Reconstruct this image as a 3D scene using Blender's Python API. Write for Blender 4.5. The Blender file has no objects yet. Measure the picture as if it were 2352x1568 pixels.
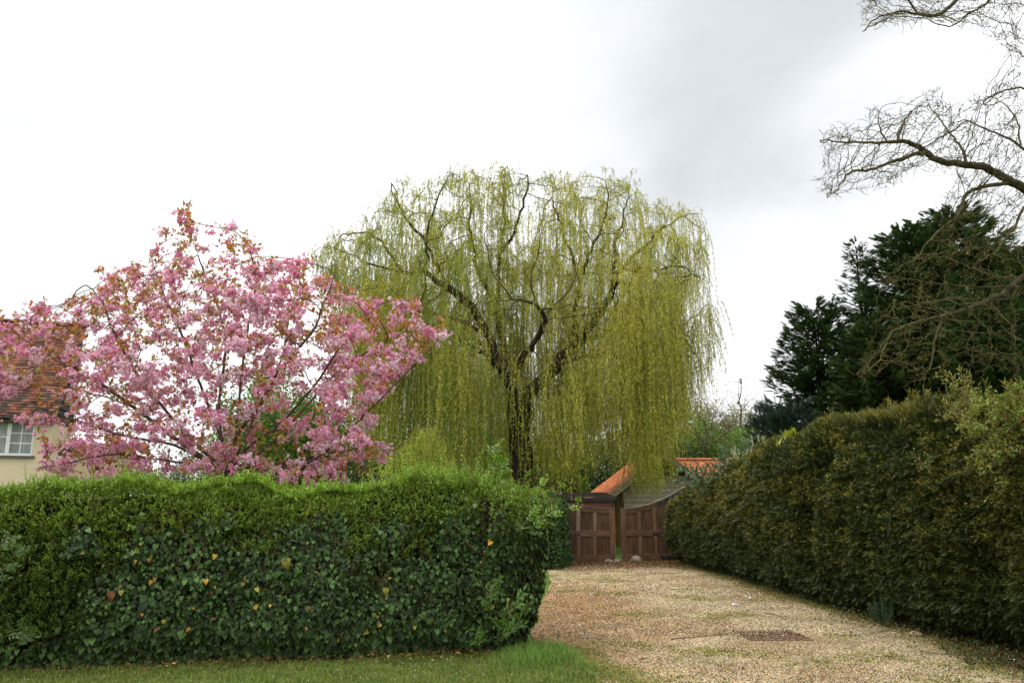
import bpy, math
import numpy as np
from mathutils import Vector

scene = bpy.context.scene
COL = scene.collection
R = math.radians

# ------------------------------------------------------------------ camera
FOCAL = 28.0
PITCH = math.atan(640.0 / 2986.7)
EYE = 1.6
cam_d = bpy.data.cameras.new('camera')
cam = bpy.data.objects.new('camera', cam_d)
COL.objects.link(cam)
cam_d.sensor_width = 36.0
cam_d.lens = FOCAL
cam_d.clip_start = 0.1
cam_d.clip_end = 1500.0
cam.location = (0, 0, EYE)
cam.rotation_euler = (math.pi / 2 + PITCH, 0, 0)
scene.camera = cam

# ------------------------------------------------------------------ sky, sun, exposure
SUN_EL, SUN_AZ = R(58), R(-80)          # azimuth from +Y towards +X
world = bpy.data.worlds.new('World')
scene.world = world
world.use_nodes = True
nt = world.node_tree
for n in list(nt.nodes):
    nt.nodes.remove(n)
W = nt.nodes.new
L = nt.links.new
out = W('ShaderNodeOutputWorld')
bg = W('ShaderNodeBackground')
bg.inputs['Strength'].default_value = 0.1
L(bg.outputs[0], out.inputs[0])
sky = W('ShaderNodeTexSky')
sky.sky_type = 'NISHITA'
sky.sun_disc = False
sky.sun_elevation = SUN_EL
sky.sun_rotation = SUN_AZ
tc = W('ShaderNodeTexCoord')


def wmath(op, a, b=None, clamp=False):
    m = W('ShaderNodeMath'); m.operation = op; m.use_clamp = clamp
    for i, v in enumerate((a, b)):
        if v is None:
            continue
        if isinstance(v, (int, float)):
            m.inputs[i].default_value = v
        else:
            L(v, m.inputs[i])
    return m.outputs[0]


def wdot(d):
    v = Vector(d).normalized()
    m = W('ShaderNodeVectorMath'); m.operation = 'DOT_PRODUCT'
    L(tc.outputs['Generated'], m.inputs[0]); m.inputs[1].default_value = v
    return m.outputs['Value']


def wramp(x, a, b):
    m = W('ShaderNodeMapRange'); m.interpolation_type = 'SMOOTHSTEP'; m.clamp = True
    L(x, m.inputs[0]); m.inputs[1].default_value = a; m.inputs[2].default_value = b
    return m.outputs[0]


def raydir(px, py):
    """direction through a point of the 2352 x 1568 view"""
    f = FOCAL / 36.0 * 2352
    a, b = (px - 1176) / f, (784 - py) / f
    c, s = math.cos(PITCH), math.sin(PITCH)
    return np.array((a, c - b * s, s + b * c))


nz = W('ShaderNodeTexNoise')
nz.inputs['Scale'].default_value = 2.3; nz.inputs['Detail'].default_value = 6.0
nz.inputs['Roughness'].default_value = 0.5; nz.inputs['Distortion'].default_value = 0.25
mp = W('ShaderNodeMapping')
mp.inputs['Location'].default_value = (0.35, 1.9, 0.2); mp.inputs['Scale'].default_value = (1.0, 1.0, 2.0)
L(tc.outputs['Generated'], mp.inputs['Vector']); L(mp.outputs[0], nz.inputs['Vector'])
nf = nz.outputs['Fac']
# warp the clouds' borders with the noise
def blob(px, py, r_in, r_out, warp=0.06):
    d = wdot(raydir(px, py))
    d = wmath('ADD', d, wmath('MULTIPLY', wmath('SUBTRACT', nf, 0.5), warp))
    return wramp(d, math.cos(R(r_out)), math.cos(R(r_in)))
g = wmath('MULTIPLY', blob(1640, 20, 0.1, 20, 0.08), 0.38)             # large grey cloud, top centre-right
g = wmath('ADD', g, wmath('MULTIPLY', blob(1790, 110, 0.1, 12, 0.06), 0.15))
g = wmath('ADD', g, wmath('MULTIPLY', blob(60, 570, 1.0, 11, 0.07), 0.22))
g = wmath('ADD', g, wmath('MULTIPLY', blob(1700, 600, 1.0, 14, 0.09), 0.04))
g = wmath('ADD', g, wmath('MULTIPLY', blob(2150, 330, 1.0, 26, 0.07), 0.05))
g = wmath('ADD', g, wmath('MULTIPLY', wramp(nf, 0.42, 0.72), 0.13))
g = wmath('MULTIPLY', wmath('SUBTRACT', 1.0, wmath('POWER', 2.71828, wmath('MULTIPLY', g, -1.5))), 0.72)
sep = W('ShaderNodeSeparateXYZ'); L(tc.outputs['Generated'], sep.inputs[0])
zen = wmath('ADD', 1.0, wmath('MULTIPLY', wramp(sep.outputs['Z'], 0.60, 0.95), 1.3))   # overcast: brightest overhead
lum = wmath('MULTIPLY', wmath('MULTIPLY', wmath('SUBTRACT', 1.05, g), 10.0), zen)
cc = W('ShaderNodeCombineXYZ')
L(wmath('MULTIPLY', lum, wmath('SUBTRACT', 0.985, wmath('MULTIPLY', g, 0.10))), cc.inputs[0])
L(wmath('MULTIPLY', lum, wmath('SUBTRACT', 0.995, wmath('MULTIPLY', g, 0.03))), cc.inputs[1])
L(wmath('MULTIPLY', lum, 1.01), cc.inputs[2])
mx = W('ShaderNodeMix'); mx.data_type = 'RGBA'; mx.clamp_result = False
mx.inputs['Factor'].default_value = 0.96
L(sky.outputs[0], mx.inputs['A']); L(cc.outputs[0], mx.inputs['B'])
L(mx.outputs['Result'], bg.inputs['Color'])

sun_d = bpy.data.lights.new('sun', 'SUN')
sun_d.energy = 1.1; sun_d.angle = R(14); sun_d.color = (1.0, 0.96, 0.9)
sun = bpy.data.objects.new('sun', sun_d); COL.objects.link(sun)
sdir = Vector((math.sin(SUN_AZ) * math.cos(SUN_EL), math.cos(SUN_AZ) * math.cos(SUN_EL), math.sin(SUN_EL)))
sun.rotation_euler = sdir.to_track_quat('Z', 'Y').to_euler()

scene.view_settings.view_transform = 'Standard'
scene.view_settings.look = 'None'
scene.view_settings.exposure = 0.40
scene.view_settings.gamma = 1.0
scene.render.engine = 'CYCLES'
scene.cycles.max_bounces = 6
scene.cycles.diffuse_bounces = 3
scene.cycles.transparent_max_bounces = 8


# ------------------------------------------------------------------ placing helpers
def P(px, py, Y):
    d = raydir(px, py)
    return np.array((0, 0, EYE)) + d * (Y / d[1])


def G(px, py, z=0.0):
    d = raydir(px, py)
    return np.array((0, 0, EYE)) + d * ((z - EYE) / d[2])


def PP(lst, Y):
    return np.array([P(x, y, Y if not isinstance(Y, (list, tuple)) else Y[i]) for i, (x, y) in enumerate(lst)])


def in_poly(pts, poly):
    x, y = pts[:, 0], pts[:, 1]
    ins = np.zeros(len(pts), bool)
    n = len(poly); j = n - 1
    for i in range(n):
        xi, yi = poly[i]; xj, yj = poly[j]
        c = ((yi > y) != (yj > y)) & (x < (xj - xi) * (y - yi) / (yj - yi + 1e-12) + xi)
        ins ^= c; j = i
    return ins


def poly_sample(poly, n, rng):
    p = np.array(poly, float); lo, hi = p.min(0), p.max(0)
    res = np.zeros((0, 2))
    while len(res) < n:
        q = lo + rng.random((n * 2, 2)) * (hi - lo)
        res = np.vstack([res, q[in_poly(q, poly)]])
    return res[:n]


def smooth(x, a, b):
    t = np.clip((x - a) / (b - a), 0, 1)
    return t * t * (3 - 2 * t)


class Noise:
    """smooth pseudo-noise in -1..1 made of random waves"""
    def __init__(self, seed, freq, n=14):
        r = np.random.default_rng(seed)
        k = r.normal(size=(n, 3)); k /= np.linalg.norm(k, axis=1)[:, None]
        self.k = k * freq * 2 * math.pi * r.uniform(0.6, 1.7, (n, 1)); self.p = r.uniform(0, 6.28, n)
    def __call__(self, p):
        s = np.zeros(len(p))
        for k, ph in zip(self.k, self.p):
            s += np.sin(p @ k + ph)
        return np.clip(s / math.sqrt(len(self.p)) / 1.4, -1, 1)


# ------------------------------------------------------------------ materials
def new_mat(name):
    m = bpy.data.materials.new(name); m.use_nodes = True
    t = m.node_tree; t.nodes.clear()
    o = t.nodes.new('ShaderNodeOutputMaterial')
    p = t.nodes.new('ShaderNodeBsdfPrincipled')
    t.links.new(p.outputs[0], o.inputs[0])
    return m, t, p, o


def col_noise(t, scale, amt, base=None, detail=4.0, coord='Object', stretch=(1, 1, 1)):
    """colour attribute (or a base colour) times a soft procedural noise"""
    tcn = t.nodes.new('ShaderNodeTexCoord')
    mpn = t.nodes.new('ShaderNodeMapping'); mpn.inputs['Scale'].default_value = stretch
    t.links.new(tcn.outputs[coord], mpn.inputs[0])
    n = t.nodes.new('ShaderNodeTexNoise'); n.inputs['Scale'].default_value = scale; n.inputs['Detail'].default_value = detail
    t.links.new(mpn.outputs[0], n.inputs['Vector'])
    mr = t.nodes.new('ShaderNodeMapRange')
    mr.inputs[1].default_value = 0.3; mr.inputs[2].default_value = 0.7
    mr.inputs[3].default_value = 1 - amt; mr.inputs[4].default_value = 1 + amt
    t.links.new(n.outputs['Fac'], mr.inputs[0])
    v = t.nodes.new('ShaderNodeVectorMath'); v.operation = 'MULTIPLY'
    if base is None:
        a = t.nodes.new('ShaderNodeAttribute'); a.attribute_name = 'Col'
        t.links.new(a.outputs['Color'], v.inputs[0])
    else:
        v.inputs[0].default_value = base
    t.links.new(mr.outputs[0], v.inputs[1])
    return v.outputs[0], n.outputs['Fac'], mpn


def leaf_mat(name, rough=0.5, trans=0.35, spec=0.4, scale=8.0, amt=0.15, tint=(1.0, 1.05, 0.7)):
    m, t, p, o = new_mat(name)
    c, f, _ = col_noise(t, scale, amt)
    t.links.new(c, p.inputs['Base Color'])
    p.inputs['Roughness'].default_value = rough
    p.inputs['Specular IOR Level'].default_value = spec
    if trans > 0:
        tr = t.nodes.new('ShaderNodeBsdfTranslucent')
        v = t.nodes.new('ShaderNodeVectorMath'); v.operation = 'MULTIPLY'; v.inputs[1].default_value = tint
        t.links.new(c, v.inputs[0]); t.links.new(v.outputs[0], tr.inputs['Color'])
        mxn = t.nodes.new('ShaderNodeMixShader'); mxn.inputs[0].default_value = trans
        t.links.new(p.outputs[0], mxn.inputs[1]); t.links.new(tr.outputs[0], mxn.inputs[2])
        t.links.new(mxn.outputs[0], o.inputs[0])
    return m


def solid_mat(name, rough=0.8, spec=0.3, scale=6.0, amt=0.25, bump=0.3, base=None, stretch=(1, 1, 1), detail=5.0, bscale=None, metal=0.0, bdist=0.02):
    m, t, p, o = new_mat(name)
    c, f, mpn = col_noise(t, scale, amt, base, detail, stretch=stretch)
    t.links.new(c, p.inputs['Base Color'])
    p.inputs['Roughness'].default_value = rough
    p.inputs['Specular IOR Level'].default_value = spec
    p.inputs['Metallic'].default_value = metal
    if bump > 0:
        n2 = t.nodes.new('ShaderNodeTexNoise'); n2.inputs['Scale'].default_value = bscale or scale * 4; n2.inputs['Detail'].default_value = 6
        t.links.new(mpn.outputs[0], n2.inputs['Vector'])
        b = t.nodes.new('ShaderNodeBump'); b.inputs['Strength'].default_value = bump; b.inputs['Distance'].default_value = bdist
        t.links.new(n2.outputs['Fac'], b.inputs['Height']); t.links.new(b.outputs[0], p.inputs['Normal'])
    return m


# ------------------------------------------------------------------ mesh building
class MB:
    def __init__(self):
        self.v, self.f3, self.f4, self.c, self.n = [], [], [], [], 0
    def add(self, V, F, col=(1, 1, 1)):
        V = np.asarray(V, float).reshape(-1, 3); F = np.asarray(F, int)
        c = np.asarray(col, float)
        if c.ndim == 1:
            c = np.tile(c, (len(V), 1))
        self.v.append(V); self.c.append(c)
        if len(F):
            (self.f3 if F.shape[1] == 3 else self.f4).append(F + self.n)
        self.n += len(V)
        return self
    def box(self, lo, hi, col=(1, 1, 1), M=None, off=None):
        x0, y0, z0 = lo; x1, y1, z1 = hi
        V = np.array([(x0, y0, z0), (x1, y0, z0), (x1, y1, z0), (x0, y1, z0), (x0, y0, z1), (x1, y0, z1), (x1, y1, z1), (x0, y1, z1)], float)
        if M is not None:
            V = V @ np.asarray(M).T
        if off is not None:
            V = V + np.asarray(off)
        F = [(0, 3, 2, 1), (4, 5, 6, 7), (0, 1, 5, 4), (1, 2, 6, 5), (2, 3, 7, 6), (3, 0, 4, 7)]
        return self.add(V, F, col)
    def prism(self, pts, ext, col=(1, 1, 1)):
        """closed polygon (n,3) extruded by the vector ext; polygon must be convex or be given as quads strip"""
        pts = np.asarray(pts, float); n = len(pts); ext = np.asarray(ext, float)
        V = np.vstack([pts, pts + ext])
        self.add(V, [(i, (i + 1) % n, n + (i + 1) % n, n + i) for i in range(n)], col)
        tri = [(0, i + 1, i) for i in range(1, n - 1)] + [(n, n + i, n + i + 1) for i in range(1, n - 1)]
        self.f3.append(np.array(tri) + self.n - 2 * n)
        return self
    def tube(self, pts, rad, sides=6, col=(1, 1, 1), cap=True):
        pts = np.asarray(pts, float); n = len(pts)
        rad = np.broadcast_to(np.asarray(rad, float), (n,))
        tan = np.gradient(pts, axis=0); tan /= np.linalg.norm(tan, axis=1)[:, None] + 1e-9
        ref = np.array((0.0, 0, 1)) if abs(tan[0, 2]) < 0.9 else np.array((1.0, 0, 0))
        u = np.cross(tan, ref); u /= np.linalg.norm(u, axis=1)[:, None] + 1e-9
        for i in range(1, n):                                     # keep the ring from flipping
            a = u[i - 1] - tan[i] * (u[i - 1] @ tan[i]); l = math.sqrt(a @ a)
            if l > 1e-6:
                u[i] = a / l
        w = np.cross(tan, u)
        ang = np.arange(sides) * 2 * math.pi / sides
        V = (pts[:, None] + rad[:, None, None] * (np.cos(ang)[None, :, None] * u[:, None] + np.sin(ang)[None, :, None] * w[:, None])).reshape(-1, 3)
        i = np.arange(n - 1)[:, None] * sides; j = np.arange(sides)[None]; k = (j + 1) % sides
        F = np.stack([i + j, i + k, i + sides + k, i + sides + j], -1).reshape(-1, 4)
        c = np.asarray(col, float)
        if c.ndim == 2:
            c = np.repeat(c, sides, 0)
        self.add(V, F, c)
        if cap and sides >= 3:
            o = self.n - n * sides
            self.f3.append(np.array([(o, o + q + 1, o + q) for q in range(1, sides - 1)] + [(o + (n - 1) * sides, o + (n - 1) * sides + q, o + (n - 1) * sides + q + 1) for q in range(1, sides - 1)]))
        return self
    def scatter(self, T, F, pos, ydir, nrm, scale, c0, c1=None, w=None, wn=None):
        """copies of a template (y = along, z = normal) as one mesh; colours c0 per copy, mixed to c1 by template weight"""
        pos = np.asarray(pos, float); n = len(pos)
        if n == 0:
            return self
        T = np.asarray(T, float)
        y = np.asarray(ydir, float); y = y / (np.linalg.norm(y, axis=1)[:, None] + 1e-9)
        z = np.asarray(nrm, float); z = z - y * np.sum(y * z, 1)[:, None]
        l = np.linalg.norm(z, axis=1); bad = l < 1e-3
        if bad.any():
            z[bad] = np.cross(y[bad], (0.31, 0.2, 0.93))
        z = z / (np.linalg.norm(z, axis=1)[:, None] + 1e-9)
        x = np.cross(y, z)
        s = np.asarray(scale, float)
        if s.ndim == 1 and len(s) == 3 and n != 3:
            s = np.tile(s, (n, 1))
        if s.ndim < 2:
            s = np.broadcast_to(s, (n,))[:, None].repeat(3, 1)
        V = pos[:, None] + (T[None, :, 0:1] * s[:, None, 0:1]) * x[:, None] + (T[None, :, 1:2] * s[:, None, 1:2]) * y[:, None] + (T[None, :, 2:3] * s[:, None, 2:3]) * z[:, None]
        c0 = np.asarray(c0, float)
        if c0.ndim == 1:
            c0 = np.tile(c0, (n, 1))
        if c1 is not None:
            c1 = np.asarray(c1, float)
            if c1.ndim == 1:
                c1 = np.tile(c1, (n, 1))
            ww = np.asarray(w, float)[None, :, None]
            C = c0[:, None] * (1 - ww) + c1[:, None] * ww
        else:
            C = np.repeat(c0[:, None], len(T), 1)
        F = np.asarray(F, int)
        FF = (F[None] + (np.arange(n) * len(T))[:, None, None]).reshape(-1, F.shape[1])
        return self.add(V.reshape(-1, 3), FF, C.reshape(-1, 3))
    def build(self, name, mat, parent=None, smooth_shade=False, loc=None):
        V = np.vstack(self.v) if self.v else np.zeros((0, 3)); C = np.vstack(self.c) if self.c else np.zeros((0, 3))
        if loc is not None:
            V = V - np.asarray(loc)
        f3 = np.vstack(self.f3) if self.f3 else np.zeros((0, 3), int)
        f4 = np.vstack(self.f4) if self.f4 else np.zeros((0, 4), int)
        me = bpy.data.meshes.new(name)
        me.vertices.add(len(V)); me.vertices.foreach_set('co', V.astype(np.float32).ravel())
        li = np.concatenate([f3.ravel(), f4.ravel()]).astype(np.int32)
        me.loops.add(len(li)); me.loops.foreach_set('vertex_index', li)
        nf_ = len(f3) + len(f4)
        ls = np.concatenate([np.arange(len(f3)) * 3, len(f3) * 3 + np.arange(len(f4)) * 4]).astype(np.int32)
        me.polygons.add(nf_); me.polygons.foreach_set('loop_start', ls)
        me.polygons.foreach_set('use_smooth', np.full(nf_, smooth_shade, bool))
        a = me.color_attributes.new('Col', 'FLOAT_COLOR', 'POINT')
        a.data.foreach_set('color', np.hstack([C, np.ones((len(C), 1))]).astype(np.float32).ravel())
        me.update(calc_edges=True); me.validate()
        me.materials.append(mat)
        o = bpy.data.objects.new(name, me); COL.objects.link(o)
        if loc is not None and parent is None:
            o.location = loc
        if parent is not None:
            o.parent = parent
        return o


def tag(o, label=None, cat=None, group=None, kind=None):
    for k, v in (('label', label), ('category', cat), ('group', group), ('kind', kind)):
        if v:
            o[k] = v
    return o


def thing(name, loc, label, cat, group=None):
    o = bpy.data.objects.new(name, None); COL.objects.link(o)
    o.empty_display_size = 0.2; o.location = loc
    tag(o, label, cat, group)
    return o


def part(mb, name, mat, root, smooth_shade=False):
    """a part whose mesh was built in world coordinates, under its thing"""
    o = mb.build(name, mat, root, smooth_shade, loc=np.array(abs_loc(root)))
    return o


def abs_loc(o):
    l = Vector(o.location)
    while o.parent is not None:
        o = o.parent; l = l + Vector(o.location)
    return l


# ------------------------------------------------------------------ leaf templates
LEAF = (np.array([(0, 0, 0), (-.5, .45, .10), (0, .5, 0), (.5, .45, .10), (0, 1, -.06)]), np.array([(0, 2, 1), (0, 3, 2), (1, 2, 4), (2, 3, 4)]))
LEAF2 = (np.array([(0, 0, 0), (-.5, .5, .12), (0, 1, 0), (.5, .5, .12)]), np.array([(0, 2, 1), (0, 3, 2)]))
IVY = (np.array([(0, 0, 0), (-.30, -.14, .03), (-.52, .12, .07), (-.36, .55, .03), (0, 1.0, -.10), (.36, .55, .03), (.52, .12, .07), (.30, -.14, .03), (0, .4, -.02)]),
       np.array([(8, 0, 1), (8, 1, 2), (8, 2, 3), (8, 3, 4), (8, 4, 5), (8, 5, 6), (8, 6, 7), (8, 7, 0)])[:, [0, 2, 1]])


def sprig(pairs=5, needle=0.42, wid=0.10, ang=50, stem=0.03, drop=0.05):
    V, F, w = [], [], []
    def tri(a, b, c, wa, wb, wc):
        i = len(V); V.extend([a, b, c]); w.extend([wa, wb, wc]); F.append((i, i + 1, i + 2))
    tri((-stem, 0, 0), (stem, 0, 0), (0, 1, -drop), 0, 0, .8)
    for i in range(pairs):
        t = (i + .4) / pairs
        l = needle * (1 - .45 * t)
        for s in (-1, 1):
            a = R(ang) * (1 - .25 * t)
            d = np.array((s * math.sin(a), math.cos(a)))
            n = np.array((-d[1], d[0])) * wid / 2
            b = np.array((0, t * .92))
            zt = -drop * t - .06
            tri((b[0] - n[0], b[1] - n[1], -drop * t), (b[0] + n[0], b[1] + n[1], -drop * t), (b[0] + d[0] * l, b[1] + d[1] * l, zt), t * .8, t * .8, min(1, t + .25))
    return np.array(V), np.array(F), np.array(w)


def jitter_dirs(d, amt, rng):
    q = d + rng.normal(size=d.shape) * amt
    return q / (np.linalg.norm(q, axis=1)[:, None] + 1e-9)


def vary(c, n, amt, rng, hue=0.0):
    c = np.tile(np.asarray(c, float), (n, 1)) * (1 + rng.normal(size=(n, 1)) * amt)
    if hue:
        c = c * (1 + rng.normal(size=(n, 3)) * hue)
    return np.clip(c, 0.002, 0.95)


def mixc(a, b, t):
    t = np.asarray(t)[:, None]
    return np.asarray(a)[None] * (1 - t) + np.asarray(b)[None] * t if np.asarray(a).ndim == 1 else a * (1 - t) + np.asarray(b) * t


# ------------------------------------------------------------------ growing branches
class Skeleton:
    def __init__(self, step, rng):
        self.p, self.par, self.step, self.rng = [], [], step, rng
    def limb(self, pts, wob=0.15, parent=None):
        """a drawn limb, cut to the step length; it starts at the nearest node"""
        pts = np.asarray(pts, float)
        if self.p and parent is None:
            a = np.array(self.p); parent = int(np.argmin(((a - pts[0]) ** 2).sum(1)))
            if len(pts) > 1 and np.linalg.norm(a[parent] - pts[0]) < self.step * 1.5:
                pts = pts[1:]
            pts = np.vstack([a[parent], pts])
        seg = np.linalg.norm(np.diff(pts, axis=0), axis=1); s = np.concatenate([[0], np.cumsum(seg)])
        n = max(2, int(round(s[-1] / self.step)) + 1)
        q = np.linspace(0, s[-1], n)
        # smooth through the drawn points
        c = np.stack([np.interp(q, s, pts[:, k]) for k in range(3)], 1)
        for _ in range(2):
            c[1:-1] = (c[:-2] + 2 * c[1:-1] + c[2:]) / 4
        c[1:] += self.rng.normal(size=(n - 1, 3)) * self.step * wob
        start = 0
        if parent is None:
            self.p.append(c[0]); self.par.append(-1); parent = len(self.p) - 1
        start = 1
        for x in c[start:]:
            self.p.append(x); self.par.append(parent); parent = len(self.p) - 1
        return parent
    def grow(self, att, infl, kill, iters=120, wob=0.3, pull=(0, 0, 0), maxn=9000, inertia=0.3):
        att = np.asarray(att, float); rng = self.rng
        pos = np.array(self.p)
        best = np.full(len(att), 1e9); who = np.zeros(len(att), int); alive = np.ones(len(att), bool)
        def upd(newp, base):
            for s in range(0, len(newp), 256):
                b = newp[s:s + 256]
                d = ((att[:, None] - b[None]) ** 2).sum(-1)
                m = d.argmin(1); dm = d[np.arange(len(att)), m]
                u = dm < best
                best[u] = dm[u]; who[u] = m[u] + base + s
        upd(pos, 0)
        alive &= best > kill ** 2
        pull = np.array(pull, float)
        for _ in range(iters):
            act = alive & (best < infl ** 2)
            if not act.any() or len(self.p) > maxn:
                break
            pos = np.array(self.p)
            d = att[act] - pos[who[act]]; d /= np.linalg.norm(d, axis=1)[:, None] + 1e-9
            ids = who[act]
            acc = np.zeros((len(pos), 3)); np.add.at(acc, ids, d)
            u = np.unique(ids)
            dirs = acc[u] / (np.linalg.norm(acc[u], axis=1)[:, None] + 1e-9)
            par = np.array(self.par)[u]
            back = np.where((par >= 0)[:, None], pos[u] - pos[np.maximum(par, 0)], 0); back /= np.linalg.norm(back, axis=1)[:, None] + 1e-9
            dirs = dirs + back * inertia + rng.normal(size=dirs.shape) * wob + pull
            dirs /= np.linalg.norm(dirs, axis=1)[:, None] + 1e-9
            new = pos[u] + dirs * self.step
            base = len(self.p)
            for q, pr in zip(new, u):
                self.p.append(q); self.par.append(int(pr))
            upd(new, base)
            alive &= best > kill ** 2
        return self
    def finish(self, r0, R0, rmax=None):
        self.pos = np.array(self.p); self.parent = np.array(self.par); n = len(self.p)
        ch = [[] for _ in range(n)]
        for i, q in enumerate(self.par):
            if q >= 0:
                ch[q].append(i)
        tips = np.zeros(n)
        for i in range(n - 1, -1, -1):
            if not ch[i]:
                tips[i] = 1
            if self.par[i] >= 0:
                tips[self.par[i]] += tips[i]
        N = tips.max()
        pw = math.log(R0 / r0) / math.log(max(N, 2))
        self.tips, self.ch = tips, ch
        self.rad = r0 * tips ** pw
        # distance to the farthest tip below, smooths the taper along bare limbs
        return self
    def wood(self, mb, col_thin, col_thick, r_mid=0.05, min_r=0.0, pick=None):
        rng = self.rng; pos, rad = self.pos, self.rad
        stack = [(i, None) for i in range(len(pos)) if self.par[i] < 0]
        ct, ck = np.array(col_thin), np.array(col_thick)
        while stack:
            i, pr = stack.pop()
            chain = [] if pr is None else [pr]
            cur = i
            while True:
                chain.append(cur)
                c = self.ch[cur]
                if not c:
                    break
                m = max(c, key=lambda k: self.tips[k])
                for k in c:
                    if k != m:
                        stack.append((k, cur))
                cur = m
            if len(chain) < 2:
                continue
            r = rad[chain].copy()
            if pr is not None:
                r[0] = r[1]
            if not self.ch[chain[-1]]:
                r[-1] *= 0.5
            if len(r) > 4:
                k = np.convolve(np.pad(r, 2, 'edge'), np.ones(5) / 5, 'valid'); k[-1] = r[-1]; r = k
            r = np.maximum(r, min_r)
            rm = r.max()
            sides = 3 if rm < 0.012 else 5 if rm < 0.04 else 8
            t = np.clip(r / r_mid, 0, 1)[:, None]
            mb.tube(pos[chain], r, sides, ct * (1 - t) + ck * t, cap=sides > 4)
        return mb
# ================================================================== the ground and the drive
m_ground = solid_mat('meadow_grass', rough=0.95, spec=0.1, scale=0.9, amt=0.45, bump=0.6, base=(0.075, 0.125, 0.022), bscale=60, bdist=0.04)
gmb = MB()
xs = np.concatenate([np.linspace(-320, -12, 20), np.linspace(-10, 12, 45), np.linspace(14, 320, 20)])
ys = np.concatenate([np.linspace(-60, 2, 10), np.linspace(4, 40, 60), np.linspace(45, 600, 30)])
gx, gy = np.meshgrid(xs, ys)
V = np.stack([gx.ravel(), gy.ravel(), np.zeros(gx.size)], 1)
nx_ = len(xs)
ii = (np.arange(len(ys) - 1)[:, None] * nx_ + np.arange(nx_ - 1)[None]).ravel()
gmb.add(V, np.stack([ii, ii + 1, ii + nx_ + 1, ii + nx_], 1))
tag(gmb.build('ground', m_ground), kind='structure')

GATE_Y = 27.4
DRIVE = [(1.15, 3.0), (1.0, 7.2), (0.80, 8.5), (0.60, 9.3), (0.30, 10.2), (0.25, 11.5), (0.45, 14), (0.9, 19), (1.1, 27.45), (6.6, 27.45), (6.6, 14), (6.4, 9.3), (5.2, 7.6), (4.6, 3.0)]
n_big, n_mid, n_fine = Noise(3, 0.22), Noise(4, 0.9), Noise(5, 3.0)
n_moss = Noise(6, 0.55)


def edge_dist_right(p):
    """metres from the foot of the yew hedge"""
    return (5.55 + 0.10 * np.sin(p[:, 1] * 0.7) + smooth(p[:, 1], 12, 8) * 0.1) - p[:, 0]


def drive_colour(p):
    n = len(p)
    q = np.column_stack([p[:, 0], p[:, 1], np.zeros(n)])
    cream, tan, leafy = np.array((0.435, 0.34, 0.20)), np.array((0.335, 0.20, 0.09)), np.array((0.15, 0.085, 0.038))
    # browner wheel worn side on the left, leaf-strewn near the gate
    a = np.clip(smooth(p[:, 0] - 0.12 * (p[:, 1] - 10), 2.6, 0.7) * smooth(p[:, 1], 22, 14) * 1.0 + .25 * n_big(q) + .16 * n_mid(q), 0, 1)
    c = mixc(cream, tan, a) * (1 + .17 * n_mid(q * 1.7 + 5) + .10 * n_fine(q))[:, None]
    w_ = np.clip(smooth(n_mid(q * .8 + 21) + .4 * n_big(q + 3), .25, .9), 0, 1) * .55
    c = c * (1 - w_[:, None]) + np.array((.30, .19, .09)) * w_[:, None]
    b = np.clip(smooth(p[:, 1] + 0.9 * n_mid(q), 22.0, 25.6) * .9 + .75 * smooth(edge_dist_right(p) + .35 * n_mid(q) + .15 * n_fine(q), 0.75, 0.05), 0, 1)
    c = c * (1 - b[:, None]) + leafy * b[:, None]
    m = np.clip(smooth(n_moss(q) + .6 * n_fine(q), .35, .95) * .55, 0, 1)
    c = c * (1 - m[:, None]) + np.array((0.30, 0.28, 0.06)) * m[:, None]
    return c


m_drive = solid_mat('gravel_bed', rough=0.95, spec=0.1, scale=55, amt=0.5, bump=1.0, bscale=90, bdist=0.03, detail=3)
dxs, dys = np.arange(0.0, 6.8, 0.09), np.concatenate([np.arange(3, 15, 0.09), np.arange(15, 27.5, 0.16)])
gx, gy = np.meshgrid(dxs, dys)
pp = np.stack([gx.ravel(), gy.ravel()], 1)
ins = in_poly(pp, DRIVE)
V = np.column_stack([pp, np.full(len(pp), 0.006) + 0.004 * (n_fine(np.column_stack([pp, np.zeros(len(pp))])) * .5 + .5)])
nx_ = len(dxs)
ii = (np.arange(len(dys) - 1)[:, None] * nx_ + np.arange(nx_ - 1)[None]).ravel()
F = np.stack([ii, ii + 1, ii + nx_ + 1, ii + nx_], 1)
F = F[ins[F].sum(1) >= 3]
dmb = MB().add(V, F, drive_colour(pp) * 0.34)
tag(dmb.build('gravel_drive', m_drive), kind='structure')

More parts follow.
